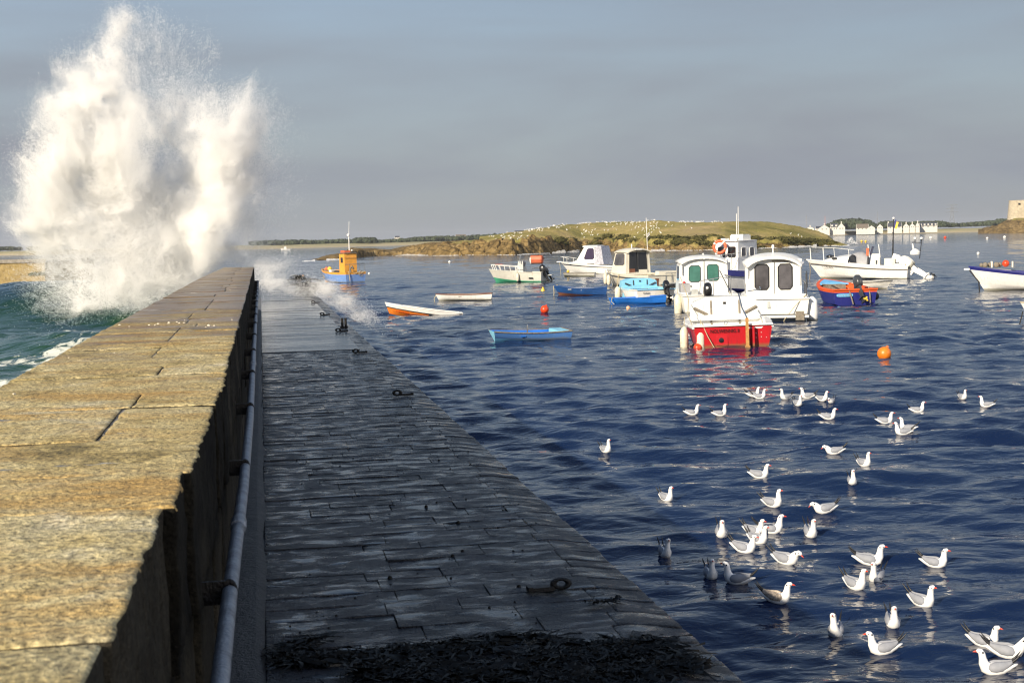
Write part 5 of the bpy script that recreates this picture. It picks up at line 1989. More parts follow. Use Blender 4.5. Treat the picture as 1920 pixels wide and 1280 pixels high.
# 6 --- dark blue rowing boat
b, H = dinghy("dark blue clinker rowing boat with an upturned bow", 1087, 554, 178, 3.3, 1.3, .50, .66, "darkblue", "offwhite", "darkblue", rake=.5, seats=(-.2, .6), seatmat="white", bottom="brown", dip=.1, tr=.78)
stk = MB()
for f in (.45, .72):
    for sd in (1, -1):
        pts_ = []
        for t in np.linspace(0.01, .99, 14):
            pr = H.rows(t)
            yy, zz_ = pr[3][0] + (pr[7][0] - pr[3][0]) * f, pr[3][1] + (pr[7][1] - pr[3][1]) * f
            pts_.append((H.x(t, zz_), sd * (yy + .004), zz_))
        stk.tube(pts_, .012, 5)
stk.build("planking_lands", "darkblue", b)
tube_part(b, "painter", [(1.35, .15, .66), (1.62, .02, .60), (1.58, .12, .2), (1.62, .1, -.05)], .025, "rope")

# 7 --- white cabin cruiser
b = new_boat("white cabin cruiser with purple windscreen and clear canopy, farthest of the moored row", 1106, 514, 150, name="cabin_cruiser")
H = Hull(6.6, 2.4, 0.85, 1.25, rake=1.35, tr=0.9, dip=0.0, flare=.16)
H.shell((1, 0, 0, 0, 0, 0, 0)).build("hull", ["white", "offwhite"], b)
H.deck(.30, .99, .10).build("foredeck", "white", b)
H.inner(.45, t1=.5, th=.1).build("cockpit", ["white"], b, 0)
bd = MB()
for sd in (1, -1):
    bd.tube([(H.x(t, H.sheer(t)), sd * (H.beam(t) + .01), H.sheer(t) - .17) for t in np.linspace(0.02, .96, 16)], .03, 5)
bd.build("rubbing_strake", "cowl", b)
cs = Cabin(-.2, 1.9, 1.7, 1.3, 1.05, 1.35, -.1, 1.2)
cs.build(b, "white", "coachroof")
cb = Cabin(-1.1, 1.15, 1.75, 1.45, 1.1, 2.65, -.95, .15)
cb.build(b, "white", "wheelhouse")
pane_on(cb.face("front"), .06, .94, .18, .95, b, "glasspurple", "white")
pane_on(cb.face("port"), .36, .98, .22, .93, b, "glasspurple", "white")
cb.roof(b, "white", (.35, .18, .12), .10, .08)
cv = MB()
cv.loft([[(-1.0, .85, 1.0), (-1.0, .75, 2.6), (-1.0, -.75, 2.6), (-1.0, -.85, 1.0)], [(-2.1, .95, .95), (-1.75, .8, 2.75), (-1.75, -.8, 2.75), (-2.1, -.95, .95)]])
cv.build("canopy", "vinyl", b, 20)
rails(b, [(1.9, .75, 1.55), (3.0, .25, 1.75), (3.3, 0, 1.75), (3.0, -.25, 1.75), (1.9, -.75, 1.55)], [((2.2, .62, 1.2), (2.2, .62, 1.62)), ((2.75, .3, 1.2), (2.75, .36, 1.7)), ((2.2, -.62, 1.2), (2.2, -.62, 1.62))], .02, "bow_rail", "white")
box_part(b, "bow_roller", (3.42, 0, 1.25), (.55, .22, .1), "white")
tube_part(b, "anchor_rope", [(3.4, .05, 1.2), (3.2, .2, .4), (3.1, .3, -.2)], .02, "rope")
# 19 --- small grey tender under its bow
b, H = dinghy("weathered grey tender tied under the white cruiser's bow", 1086, 518.5, 172, 2.9, 1.2, .34, .38, "greyhull", "greywood", "greywood", rake=.15, blunt=True, bottom="weed", tmat="offwhite")
mm = MB()
mm.lathe([(math.sin(a) * .14, -math.cos(a) * .14) for a in np.linspace(.02, 3.12, 9)], (1.0, .15, .5), 10)
mm.build("float", "yellow", b)

# 8 --- cream cabin boat with a dark open aft
b = new_boat("cream cabin boat with a dark open wheelhouse, aerial and small striped flag", 1190, 537, 124, name="cabin_boat")
H = Hull(7.0, 2.75, 0.88, 1.22, rake=.7, tr=.92, dip=.03)
H.shell((1, 0, 0, 0, 0, 0, 0)).build("hull", ["offwhite", "greyhull"], b)
H.inner(.4, t1=.5, th=.12).build("cockpit", ["offwhite"], b, 0)
H.deck(.42, .99, .12).build("foredeck", "offwhite", b)
H.cap(.14, .04).build("gunwale", "offwhite", b)
bd = MB()
for sd in (1, -1):
    bd.tube([(H.x(t, H.sheer(t)), sd * (H.beam(t) + .015), H.sheer(t) - .2) for t in np.linspace(0.02, .97, 16)], .035, 5)
bd.build("rubbing_strake", "cowl", b)
cb = Cabin(-.5, 1.5, 2.15, 1.95, .8, 2.55, -.45, .9)
cb.build(b, "offwhite", "wheelhouse")
op = cb.face("aft")
pane_on(op, .12, .88, .14, .97, b, "glass", "offwhite", out=.012, rnd=False)  # open aft end: a dark sheet stands for its shaded inside
box_part(b, "aft_panel", (-.55, -.38, 1.02), (.03, .72, .42), "offwhite")
box_part(b, "post", (-.54, .05, 1.7), (.03, .05, 1.6), "cowl")
box_part(b, "bench", (-.53, .55, 1.05), (.012, .5, .5), "brown")
pane_on(cb.face("port"), .08, .90, .42, .92, b, "glassgrey", "offwhite")
pane_on(cb.face("front"), .06, .94, .35, .92, b, "glass", "offwhite")
cb.roof(b, "offwhite", (.28, .2, .16), .08, .14, droop=.06)
box_part(b, "roof_lamp", (-.75, .1, 2.66), (.08, .55, .08), "white")
tube_part(b, "aerial", [(-.35, -.95, 1.3), (-.2, -.95, 4.9)], .022, "white")
fl = MB()
for k in range(6):
    fl.box((-.42, -.97, 3.78 - .045 * k), (.36, .012, .042), k % 2, ry=.5)
fl.build("flag", ["white", "black"], b, 0)
tube_part(b, "roof_mast", [(.3, 0, 2.75), (.3, 0, 3.05)], .04, "white")
for yy in (-.55, -1.05):
    box_part(b, "vent", (-3.42, yy + .9, .72), (.04, .3, .11), "cowl")
box_part(b, "rudder_board", (-3.52, .55, .42), (.05, .32, .62), "brown", rx=.2)
box_part(b, "swim_platform", (-3.75, -.5, .30), (.5, 1.6, .07), "grey")
rails(b, [(-3.55, -1.2, .35), (-3.6, -1.2, 1.0), (-3.6, -.2, 1.0), (-3.55, -.2, .35)], [((-3.6, -.7, .35), (-3.6, -.7, 1.0))], .025, "stern_rail", "galv")
box_part(b, "locker", (-3.2, -.5, 1.02), (.45, 1.5, .28), "offwhite")
fender(b, (2.15, 1.08, .95), "first white fender near the cream cabin boat's bow", .75, .15, 0, .3)
fender(b, (1.35, 1.32, .85), "second white fender on the cream cabin boat's side", .7, .14, 0, .3)
tube_part(b, "bow_rope", [(-.1, 1.4, .95), (.0, 1.45, .5), (.1, 1.45, 0)], .03, "rope")

# 9 --- light blue cuddy boat
def cuddy_boat(label, x, y, deg, L, B, fs, fb, hull, hull2, inside, deckm, tmat, name="cuddy_boat", bh_x=.35, bh_h=.62, roll=0, wood="greywood"):
    b = new_boat(label, x, y, deg, "boat", roll, 0, name)
    H = Hull(L, B, fs, fb, rake=.6, tr=.88, dip=.03)
    H.shell((0, 0, 0, 0, 0, 1, 1), transom=2).build("hull", [hull, hull2, tmat], b)
    H.inner(.22, t1=.62, th=.16).build("cockpit", [inside], b, 0)
    H.deck(H.t_of(bh_x), .99, .16).build("foredeck", deckm, b)
    H.cap(.17, .03, t1=H.t_of(bh_x) + .04).build("gunwale", deckm, b)
    t = H.t_of(bh_x)
    w = H.beam(t) - .05
    z = H.sheer(t)
    cud = MB()
    rings = []
    for xx, ww, hh in ((bh_x, w * .93, bh_h), (bh_x + .8, w * .85, bh_h * .92), (bh_x + 1.35, w * .6, bh_h * .45), (bh_x + 1.7, w * .4, .05)):
        zz_ = H.sheer(H.t_of(xx))
        rings.append([(xx, -ww, zz_ - .1), (xx, -ww * .92, zz_ + hh * .75), (xx, -ww * .55, zz_ + hh), (xx, ww * .55, zz_ + hh), (xx, ww * .92, zz_ + hh * .75), (xx, ww, zz_ - .1)])
    cud.loft(rings)
    cud.build("cuddy", deckm, b, 25)
    bk = MB()
    bk.add([(bh_x - .012, -w * .96, .22), (bh_x - .012, w * .96, .22), (bh_x - .012, w * .85, z + bh_h * .74), (bh_x - .012, w * .5, z + bh_h * .98), (bh_x - .012, -w * .5, z + bh_h * .98), (bh_x - .012, -w * .85, z + bh_h * .74)], [(0, 1, 2, 3, 4, 5)])
    bk.build("bulkhead", inside, b, 0)
    for yy in (.36, -.36):
        dr = MB()
        dr.box((bh_x - .03, yy * w, z + bh_h * .22), (.035, .055, bh_h * 1.25), ry=.05)
        dr.build("door_slide", wood, b, 0)
    box_part(b, "door_catch", (bh_x - .03, 0.02, z + bh_h * .72), (.03, .09, .07), "black")
    for sd in (1, -1):
        cm = MB()
        cm.tube([(bh_x - .05, sd * w * .80, z + bh_h * .52), (bh_x - .05, sd * w * .46, z + bh_h * .20)], .05, 4)
        cm.build("coaming_rail", wood, b, 0)
    return b, H


b, H = cuddy_boat("white cuddy boat with a light blue cockpit and black outboard", 1204, 564.5, 112, 3.9, 2.45, .72, .85, "white", "white", "lightblue", "lightblue", "offwhite", bh_x=.25, bh_h=.52, wood="cowl")
H.cap(.06, .045).build("rubbing_strake", "offwhite", b)
outboard(b, (-2.25, -.55, .72), "black", 1.0, 38, leg="black", prop="buoywhite")
fender(b, (.55, 1.22, .80), "white fender on the light blue cuddy boat's bow side", .7, .17, 0, .2)
lettering(b, "TAMARIS", .13, (-2.02, .55, .47), ST_R, ST_U, "black", squeeze=.8)
# 9b --- bright blue dinghy tied alongside
b, H = dinghy("bright blue dinghy floating in front of the light blue cuddy boat", 1194, 569, 183, 3.0, 1.2, .40, .36, "blue", "blue", "blue", rake=.2, seats=(.0,), seatmat="blue", pitch=1.0)
tube_part(b, "painter", [(1.3, .2, .4), (1.38, .45, .2), (1.2, .5, .02)], .02, "rope")

# 13 --- white pilothouse behind
b = new_boat("white pilothouse boat with aerials and an orange lifebuoy, half hidden behind two cabin boats", 1372, 548, 238, name="pilothouse_boat")
H = Hull(7.4, 2.7, 1.15, 1.5, rake=.7, tr=.9, dip=.05)
H.shell((1, 1, 1, 0, 0, 0, 0)).build("hull", ["white", "navy"], b)
bd = MB()
H.shell((0, 0, 0, 0, 0, 0, 0), mb=bd)
H.deck(.02, .99, .08).build("deck", "white", b)
H.cap(.10, .22).build("bulwark", "navy", b)
cb = Cabin(-1.7, .6, 1.75, 1.6, 1.1, 3.15, -1.65, .5)
cb.build(b, "white", "wheelhouse")
for u in (.16, .60):
    pane_on(cb.face("port"), u, u + .24, .55, .82, b, "glassgrey", "white")
for u in (.10, .55):
    pane_on(cb.face("front"), u, u + .36, .52, .86, b, "glass", "white")
pane_on(cb.face("aft"), .3, .7, .55, .85, b, "glass", "white")
cb.roof(b, "white", (.10, .14, .09), .07, .03)
mm = MB()
mm.box((-.9, .1, 3.38), (.85, .95, .3))
mm.box((-.9, .1, 3.56), (.75, .85, .06))
mm.lathe([(.05, 0), (.14, .1), (.1, .2)], (.2, .55, 3.24), 10)
mm.box((-.1, -.5, 3.3), (.5, .3, .12))
mm.build("roof_box", "white", b, 20)
for p0, p1 in (((.35, .6, 3.2), (.35, .62, 4.85)), ((-1.3, -.3, 3.2), (-1.3, -.28, 5.3)), ((-.3, .2, 3.4), (-.3, .22, 4.6))):
    tube_part(b, "aerial", [p0, p1], .022, "white")
tube_part(b, "wiper_rail", [(-.55, .9, 1.7), (-.55, .9, 2.5)], .02, "steel")
rails(b, [(.6, .95, 2.45), (2.4, .75, 2.4), (3.2, .2, 2.4)], [((1.4, .9, 1.5), (1.4, .9, 2.45)), ((2.4, .75, 1.5), (2.4, .75, 2.4))], .02, "bow_rail", "steel")
mm = MB()
mm.box((1.9, .1, 1.9), (.9, .5, .7), ry=.3)
mm.tube([(2.5, -.2, 1.6), (2.7, -.3, 2.5)], .06, 6)
mm.build("windlass", "white", b, 0)
bpy.context.view_layer.update()
w = b.matrix_world @ Vector((1.12, -.12, 2.85))
lb = thing("lifebuoy", "orange lifebuoy ring with white bands on the pilothouse boat", "lifebuoy", tuple(w), b.rotation_euler[2])
mm = MB()
mm.torus((0, 0, 0), (1, .35, .1), .36, .085, 26, 10)
mm.build("ring", "life", lb)
mm = MB()
mm.torus((0, 0, 0), (1, .35, .1), .36, .089, 26, 10)
full = mm.f
keep = []
for a in range(26):
    if a % 7 == 0:
        keep += [full[a * 10 + q] for q in range(10)]
mm.f, mm.m = keep, [0] * len(keep)
mm.build("band", "white", lb)

# 10 --- white cabin boat with green windows, stern on
b = new_boat("white cabin boat with two green door windows and a black outboard, stern on", 1318, 581, 97, name="cabin_boat")
H = Hull(6.0, 2.75, .85, 1.15, rake=.6, tr=.92, dip=.02)
H.shell((1, 0, 0, 0, 0, 0, 0)).build("hull", ["white", "cabinorange"], b)
H.inner(.35, t1=.55, th=.14).build("cockpit", ["white"], b, 0)
H.deck(.45, .99, .1).build("foredeck", "white", b)
H.cap(.16, .035).build("gunwale", "white", b)
cb = Cabin(-.55, 1.5, 2.35, 2.2, .45, 2.42, -.5, 1.0)
cb.build(b, "white", "cabin")
f = cb.face("aft")
pane_on(f, .19, .43, .47, .86, b, "glassgreen", "cowl")
pane_on(f, .57, .81, .49, .88, b, "glassgreen", "cowl")
box_part(b, "door_seam", (-.555, .0, 1.45), (.012, .015, 1.9), "cowl")
box_part(b, "grab_rail", (-.57, 1.0, 2.05), (.03, .04, .7), "steel")
box_part(b, "door_handle", (-.57, .62, 1.18), (.03, .06, .06), "black")
pane_on(cb.face("port"), .1, .9, .5, .86, b, "glass", "white")
pane_on(cb.face("starboard"), .1, .9, .5, .86, b, "glass", "white")
cb.roof(b, "white", (.22, .2, .12), .08, .14, droop=.09)
outboard(b, (-3.05, .15, .80), "black", 1.2, 5, leg="black")
mm = MB()
mm.lathe([(.01, -.002), (.055, 0), (.055, .01)], (-3.33, .2, 1.2), 12, axis="x")
mm.build("cowl_badge", "white", b)
rails(b, [(-2.9, -.9, 1.0), (-2.5, -1.0, 1.65), (-.6, -1.0, 1.7)], [((-1.6, -1.0, .9), (-1.6, -1.0, 1.68)), ((-2.3, -1.0, .9), (-.9, -.7, 1.9))], .022, "cockpit_rail", "cowl")
box_part(b, "seat_cover", (-1.7, 1.05, 1.15), (.9, .45, .4), "canopy")
box_part(b, "engine_panel", (-2.94, .75, .75), (.04, .3, .75), "grey", rx=.12)
box_part(b, "flare_holder", (-.6, .95, 1.35), (.05, .09, .13), "red")
fender(b, (-2.2, 1.42, .85), "white fender at the left corner of the cabin boat with green windows", 1.05, .17, 0, .3)

# 11 --- white cabin boat with a rounded roof and grey windows, stern on
b = new_boat("white cabin boat with rounded roof, two grey door windows and a bathing platform", 1450, 594, 92, name="cabin_boat")
H = Hull(6.6, 2.7, .95, 1.25, rake=.6, tr=.95, dip=.02, draft=.3)
H.shell((1, 0, 0, 0, 0, 0, 0)).build("hull", ["white", "weed"], b)
H.inner(.4, t1=.55, th=.14).build("cockpit", ["white"], b, 0)
H.deck(.42, .99, .1).build("foredeck", "white", b)
H.cap(.18, .04).build("gunwale", "white", b)
cb = Cabin(-1.0, 1.5, 2.3, 2.3, .5, 2.50, -.95, .9)
cb.build(b, "white", "cabin")
f = cb.face("aft")
pane_on(f, .16, .41, .36, .89, b, "glassgrey", "black", fr=.026)
pane_on(f, .58, .83, .36, .89, b, "glassgrey", "black", fr=.026)
box_part(b, "door_seam", (-1.0, -.02, 1.45), (.012, .015, 1.9), "cowl")
box_part(b, "cabin_lamp", (-1.02, -.35, 2.42), (.04, .85, .05), "greywood")
pane_on(cb.face("port"), .1, .9, .45, .9, b, "glass", "white")
pane_on(cb.face("starboard"), .1, .9, .45, .9, b, "glass", "white")
cb.roof(b, "white", (.3, .2, .14), .10, .17, droop=.16)
for sd in (1, -1):
    tube_part(b, "grab_rail", [(-1.03, sd * 1.08, 1.4), (-1.06, sd * 1.08, 2.25)], .025, "white")
mm = MB()
mm.tube([(-.2, 0, 2.75), (-.2, 0, 2.95)], .03, 6)
mm.lathe([(.03, 0), (.06, .03), (.06, .14), (.02, .18)], (-.2, 0, 2.93), 10)
mm.build("navigation_light", "white", b)
# transom door and bathing platform
tr_ = MB()
tr_.add([(-3.30, .55, .25), (-3.30, -1.25, .25), (-3.18, -1.2, 1.12), (-3.18, .62, 1.12), (-3.0, .55, .25), (-3.0, -1.25, .25), (-3.0, -1.2, 1.12), (-3.0, .62, 1.12)],
        [(0, 1, 2, 3), (7, 6, 5, 4), (0, 4, 5, 1), (1, 5, 6, 2), (2, 6, 7, 3), (3, 7, 4, 0)])
tr_.build("transom_locker", "white", b, 25)
box_part(b, "bathing_platform", (-3.42, 0, .24), (.45, 2.55, .10), "white")
box_part(b, "platform_edge", (-3.43, 0, .315), (.47, 2.58, .025), "cowl")
box_part(b, "swim_ladder", (-3.67, -.92, .27), (.04, .34, .36), "greywood")
box_part(b, "transom_hatch", (-3.36, .30, .72), (.02, .10, .30), "grey", ry=.13)
tube_part(b, "steps_side", [(-3.4, .95, .3), (-3.1, .9, .62), (-3.1, .9, .95)], .10, "grey", 4)
lettering(b, "SANTA FE", .105, (-3.272, -.25, .5), ST_R, (.13, 0, 1), "greywood")
rails(b, [(-3.1, -1.2, 1.05), (-3.1, -1.2, 1.55), (-1.1, -1.2, 1.6)], [((-2.2, -1.2, 1.0), (-2.2, -1.2, 1.58)), ((-2.6, -1.25, 1.0), (-2.2, -1.25, 1.9)), ((-2.0, -1.3, 2.0), (-1.4, -1.35, 1.3))], .022, "cockpit_rail", "cowl")
tube_part(b, "stern_post", [(-3.15, 1.08, .9), (-3.15, 1.08, 1.75)], .03, "white")
tube_part(b, "tie_rope", [(-3.2, -1.2, 1.1), (-3.5, -.7, .6), (-3.68, -.3, .1), (-3.7, -.2, -.2)], .016, "rope")
pf = MB()
pf.lathe([(.05, -.5), (.2, -.4), (.24, .2), (.2, .75), (.05, .9)], (-2.9, -1.45, .1), 14)
pf.build("stern_quarter", "white", b, 60)

# 12 --- red boat NOLWENNIG II, nearest
b, H = cuddy_boat("red and white cuddy boat NOLWENNIG II, the nearest moored boat", 1362, 641, 95, 4.9, 2.75, .72, .98, "red", "red", "white", "white", "red", bh_x=.15, bh_h=.72, roll=-1)
sc = MB()
for k in range(2):
    pass
wb = MB()
rows_ = [(0, .62), (1.0, .62)]
bt = H.beam(0)
zt2 = H.sheer(0)
xt = H.x(0, zt2) - .012
xm = H.x(0, .5) - .012
wb.add([(xt, bt + .01, zt2 + .03), (xt, -bt - .01, zt2 + .03), (xt + .002, -bt - .01, zt2 - .05), (xm, -bt * .80, zt2 - .05), (xm, -bt * .72, zt2 - .13), (xm, -bt * .40, zt2 - .13), (xm, -bt * .30, zt2 - .03), (xm, bt + .01, zt2 - .03)],
       [(0, 7, 6, 5, 4, 3, 2, 1)])
wb.build("transom_capping", "white", b, 0)
bd = MB()
for sd in (1, -1):
    bd.tube([(H.x(t, H.sheer(t)), sd * (H.beam(t) + .012), H.sheer(t) - .05) for t in np.linspace(0.0, .98, 16)], .05, 5)
bd.build("rubbing_strake", "white", b)
lettering(b, "NOLWENNIG II", .165, (H.x(0, .55) - .03, .26, .49), ST_R, (-.08, 0, 1), "black", squeeze=.80)
mm = MB()
mm.lathe([(.01, -.03), (.075, -.02), (.085, 0), (.085, .02)], (H.x(0, .28) - .02, .37, .25), 14, axis="x")
mm.build("drain_plug", "black", b)
wr_ = MB()
wr_.box((H.x(0, .3) - .012, .35, .25), (.012, .36, .32))
wr_.build("drain_plate", "red", b, 0)
# outboard well: a deep notch beside the wooden rudder post
ow = MB()
ow.box((H.x(0, .4) - .10, -.62, .36), (.22, .06, .62))
ow.box((H.x(0, .4) - .05, -.45, .30), (.10, .05, .52))
ow.build("motor_bracket", "red", b, 0)
bo = MB()
for k in range(6):
    bo.box((H.x(0, .3) - .016, -.72 - .16 * (k % 4), .30 + .14 * (k // 4) + .02 * (k % 2)), (.012, .022, .022))
bo.build("bolts", "white", b, 0)
ru = MB()
ru.box((H.x(0, .4) - .26, -.42, .42), (.05, .11, 1.05), taper=.85)
ru.box((H.x(0, .4) - .26, -.42, -.05), (.05, .16, .25))
ru.build("rudder", "wood", b, 0)
tube_part(b, "tiller", [(H.x(0, .4) - .26, -.42, .95), (-1.7, -.38, 1.2), (-1.0, -.35, 1.62)], .028, "steel")
rails(b, [(1.0, .78, 1.55), (1.0, .72, 2.02), (1.1, .05, 2.12), (1.0, -.72, 2.02), (1.0, -.78, 1.55)], [((1.05, .3, 1.5), (1.08, .3, 2.1)), ((1.05, -.3, 1.5), (1.08, -.3, 2.1))], .016, "pulpit", "steel")
tube_part(b, "side_rail", [(.1, -.75, 1.65), (.2, -1.2, 1.7), (.9, -1.25, 1.75)], .018, "steel")
mm = MB()
mm.torus((H.x(0, .72) - .03, .22, .80), (1, 0, 0), .05, .012, 12, 6)
mm.build("stern_eye", "steel", b)
fender(b, (-2.42, 1.02, .52), "white fender hanging over the red boat's transom", .78, .135, 3, .42)
fender(b, (-1.6, 1.48, .62), "white fender hanging off the red boat's left side", .78, .135, 0, .35)
tube_part(b, "loose_rope", [(-2.45, .98, .85), (-2.56, .8, .4), (-2.56, .62, .05), (-2.6, .5, -.1)], .014, "rope")
tube_part(b, "bow_line", [(-1.9, 1.25, .75), (-.8, 1.3, 1.0), (.2, 1.2, 1.45), (2.2, 1.35, 2.15)], .014, "rope")
bpy.context.view_layer.update()
w = b.matrix_world @ Vector((-2.5, 1.12, .04))
t = thing("net_float", "small orange float against the red boat's waterline", "float", tuple(w))
mm = MB()
mm.lathe([(math.sin(a) * .14, -math.cos(a) * .14) for a in np.linspace(.02, 3.12, 10)], n=12)
mm.build("body", "buoyred", t, 60)

# 14 --- white centre console with twin outboards
b = new_boat("long white centre-console boat with twin white outboards", 1606, 523, 172, name="motorboat", pitch=-1.0)
H = Hull(7.5, 2.5, .98, 1.42, rake=1.3, tr=.92, dip=.02, flare=.14)
H.shell((1, 0, 0, 0, 0, 0, 0)).build("hull", ["white", "offwhite"], b)
H.inner(.5, t1=.7, th=.12).build("cockpit", ["white"], b, 0)
H.deck(.55, .99, .08).build("foredeck", "white", b)
H.cap(.14, .05).build("gunwale", "white", b)
bd = MB()
for sd in (1, -1):
    bd.tube([(H.x(t, H.sheer(t)), sd * (H.beam(t) + .012), H.sheer(t) - .26) for t in np.linspace(0.0, .97, 18)], .034, 5)
bd.build("rubbing_strake", "greywood", b)
cd = MB()
rings = []
for xx, w, h in ((-.1, .95, .0), (0.0, .95, .55), (.45, .9, .72), (.9, .85, .62), (1.8, .65, .38), (2.5, .35, .1)):
    zz_ = H.sheer(H.t_of(xx)) - .02
    rings.append([(xx, -w, zz_), (xx, -w * .8, zz_ + h * .8), (xx, 0, zz_ + h + .02), (xx, w * .8, zz_ + h * .8), (xx, w, zz_)])
cd.loft(rings)
cd.build("cuddy", "white", b, 35)
cv = MB()
cv.loft([[(xx, .98 * math.cos(a), H.sheer(H.t_of(xx)) - .05 + (h * math.sin(a))) for a in np.linspace(0, math.pi, 11)] for xx, h in ((-.85, .82), (-.4, 1.0), (.1, .92), (.4, .75))])
cv.build("canopy", "canopy", b, 50)
mm = MB()
mm.add([(.55, .93, 1.22), (-.12, .99, 1.2), (-.02, .9, 1.75), (.2, .86, 1.82), (.45, .88, 1.62)], [(0, 1, 2, 3, 4)])
mm.build("side_window", "glass", b, 0)
mm = MB()
mm.box((1.55, .74, 1.52), (.38, .03, .14))
mm.build("porthole", "black", b, 0)
cs = Cabin(-1.75, -.95, 1.1, .95, .55, 1.85, -1.7, -1.15)
cs.build(b, "white", "console")
box_part(b, "console_vent", (-1.5, .555, 1.25), (.12, .03, .3), "cowl")
box_part(b, "windscreen", (-1.1, 0, 2.1), (.05, .9, .65), "glasspurple", ry=-.25)
box_part(b, "orange_jacket", (-.85, .4, 2.0), (.18, .3, .55), "hotorange")
for xx in (-.98, -1.75):
    tube_part(b, "screen_post", [(xx, .5, 1.6), (xx + .12, .48, 2.55)], .035, "white")
box_part(b, "seat", (-2.45, .1, 1.25), (.75, 1.1, .55), "offwhite")
mm = MB()
mm.box((-2.85, .1, 1.55), (.5, .6, .55), ry=-.3)
mm.build("seat_back", "white", b, 0)
box_part(b, "bench", (-3.2, 0, 1.0), (.8, 1.7, .3), "offwhite")
rails(b, [(3.35, .12, 2.35), (1.6, .72, 2.30), (.1, .85, 2.15)], [((1.5, .72, 1.45), (1.6, .72, 2.3)), ((.45, .8, 1.5), (.5, .82, 2.2))], .019, "bow_rail", "white")
for xx in (3.35, 2.35):
    tube_part(b, "rod_post", [(xx, .3 if xx > 3 else .5, 1.4), (xx + .08, .3 if xx > 3 else .5, 2.3)], .034, "white")
mm = MB()
mm.lathe([(.03, 0), (.30, .06), (.28, .22), (.05, .3)], (2.0, -.2, 1.5), 12)
mm.build("spare_fender", "black", b)
ms = MB()
ms.tube([(-2.6, 0, 1.5), (-2.62, 0, 4.4)], [.06, .035], 6)
for z in (2.2, 2.8, 3.4):
    ms.box((-2.61, 0, z), (.12, .3, .06))
ms.build("mast", "black", b)
fl = MB()
fl.box((-2.73, .02, 4.05), (.10, .015, .62), 0, ry=-.12)
fl.box((-2.85, .02, 3.95), (.16, .015, .5), 1, ry=-.25)
fl.build("flag", ["navy", "yellow"], b, 0)
mm = MB()
mm.lathe([(.02, 0), (.09, .03), (.09, .14), (.02, .17)], (-2.62, 0, 4.4), 10)
mm.build("masthead_light", "white", b)
for yy in (.45, -.45):
    outboard(b, (-4.0, yy, .88), "white", 1.7, 55, leg="buoywhite", prop="black").scale = (1.75, 1.5, 2.1)
mm = MB()
mm.lathe([(.05, 0), (.35, .05), (.38, .25), (.2, .42), (.04, .5)], (-4.25, .55, 1.75), 14)
mm.tube([(-4.15, .55, 2.1), (-4.05, .55, 2.6)], .06, 6)
mm.build("stern_cover", "white", b, 50)
rails(b, [(-4.55, .3, 1.5), (-4.65, .3, 2.65), (-4.0, .3, 2.7)], [((-4.65, .3, 2.6), (-4.65, .3, 3.0)), ((-4.2, .3, 2.7), (-4.2, .3, 2.9))], .03, "stern_frame", "black")
mm = MB()
for xx in (-4.65, -4.2):
    mm.lathe([(.02, 0), (.11, .04), (.11, .16), (.02, .2)], (xx, .3, 2.9), 10)
mm.build("stern_lights", "white", b)
side_text(b, H, "L CAPRIA", .2, 2.05, .84, "greywood")
tube_part(b, "anchor_rope", [(3.5, .1, 1.2), (3.4, .2, .6), (3.45, .3, -.2)], .035, "greywood")

# 15 --- orange and navy open boat
b = new_boat("navy and orange open boat with a tilted grey outboard", 1573, 567, 111, name="open_boat")
H = Hull(4.3, 2.35, .74, 1.12, rake=.6, tr=.93, dip=.02, power=2.0)
H.shell((1, 0, 0, 0, 0, 0, 1), transom=[0, 0, 0, 0, 0, 0, 1]).build("hull", ["navy", "hotorange"], b)
H.inner(.25, th=.12, mi=0).build("inner_hull", ["hotorange"], b, 0)
H.cap(.15, .05).build("gunwale", "hotorange", b)
box_part(b, "thwart", (-.6, 0, .62), (.4, 2.0, .06), "skyblue")
box_part(b, "stern_bench", (-1.75, .1, .6), (.4, 1.8, .06), "skyblue")
box_part(b, "gear_pile", (.4, .1, .72), (.9, .9, .4), "greywood")
box_part(b, "boat_hook", (.3, .55, .92), (1.9, .05, .05), "greywood", rz=.2)
H.deck(.7, .985, .06).build("foredeck", "skyblue", b)
outboard(b, (-2.1, -.22, .88), "cowl", 1.15, 32, 8, leg="cowl", prop="yellow")
pl = MB()
pl.loft([[(H.x(0, .5) - .02 - dx, .55 + .42 * math.copysign(abs(math.cos(a)) ** .35, math.cos(a)), .47 + .075 * math.copysign(abs(math.sin(a)) ** .5, math.sin(a))) for a in np.linspace(0, 6.283, 21)[:-1]] for dx in (0, .015)])
pl.build("name_plate", "skyblue", b, 0)
lettering(b, "ECUME DE MER", .10, (H.x(0, .45) - .045, .55, .435), ST_R, ST_U, "white")
tube_part(b, "trailing_rope", [(-2.1, .32, .8), (-2.28, .28, .5), (-2.3, .15, .02)], .035, "greywood")
tube_part(b, "stern_strap", [(-2.1, -.72, .85), (-2.26, -.72, .45), (-2.24, -.75, .05)], .035, "greywood")
mm = MB()
mm.lathe([(math.sin(a) * .17, -math.cos(a) * .2) for a in np.linspace(.02, 3.12, 9)], (-1.6, -1.28, .35), 10)
mm.build("rubbing_ball", "rubber", b)
# 16 --- white clinker tender behind it
b, H = dinghy("white clinker tender half hidden behind the navy and orange boat", 1617, 543.5, 352, 3.6, 1.35, .42, .52, "white", "offwhite", "cowl", rake=.5, seats=(0,), rim_w=.04)
stk = MB()
for f in (.3, .55, .8):
    for sd in (1, -1):
        pts_ = []
        for t in np.linspace(0.01, .99, 14):
            pr = H.rows(t)
            yy, zz_ = pr[3][0] + (pr[7][0] - pr[3][0]) * f, pr[3][1] + (pr[7][1] - pr[3][1]) * f
            pts_.append((H.x(t, zz_), sd * (yy + .004), zz_))
        stk.tube(pts_, .014, 5)
stk.build("planking_lands", "offwhite", b)

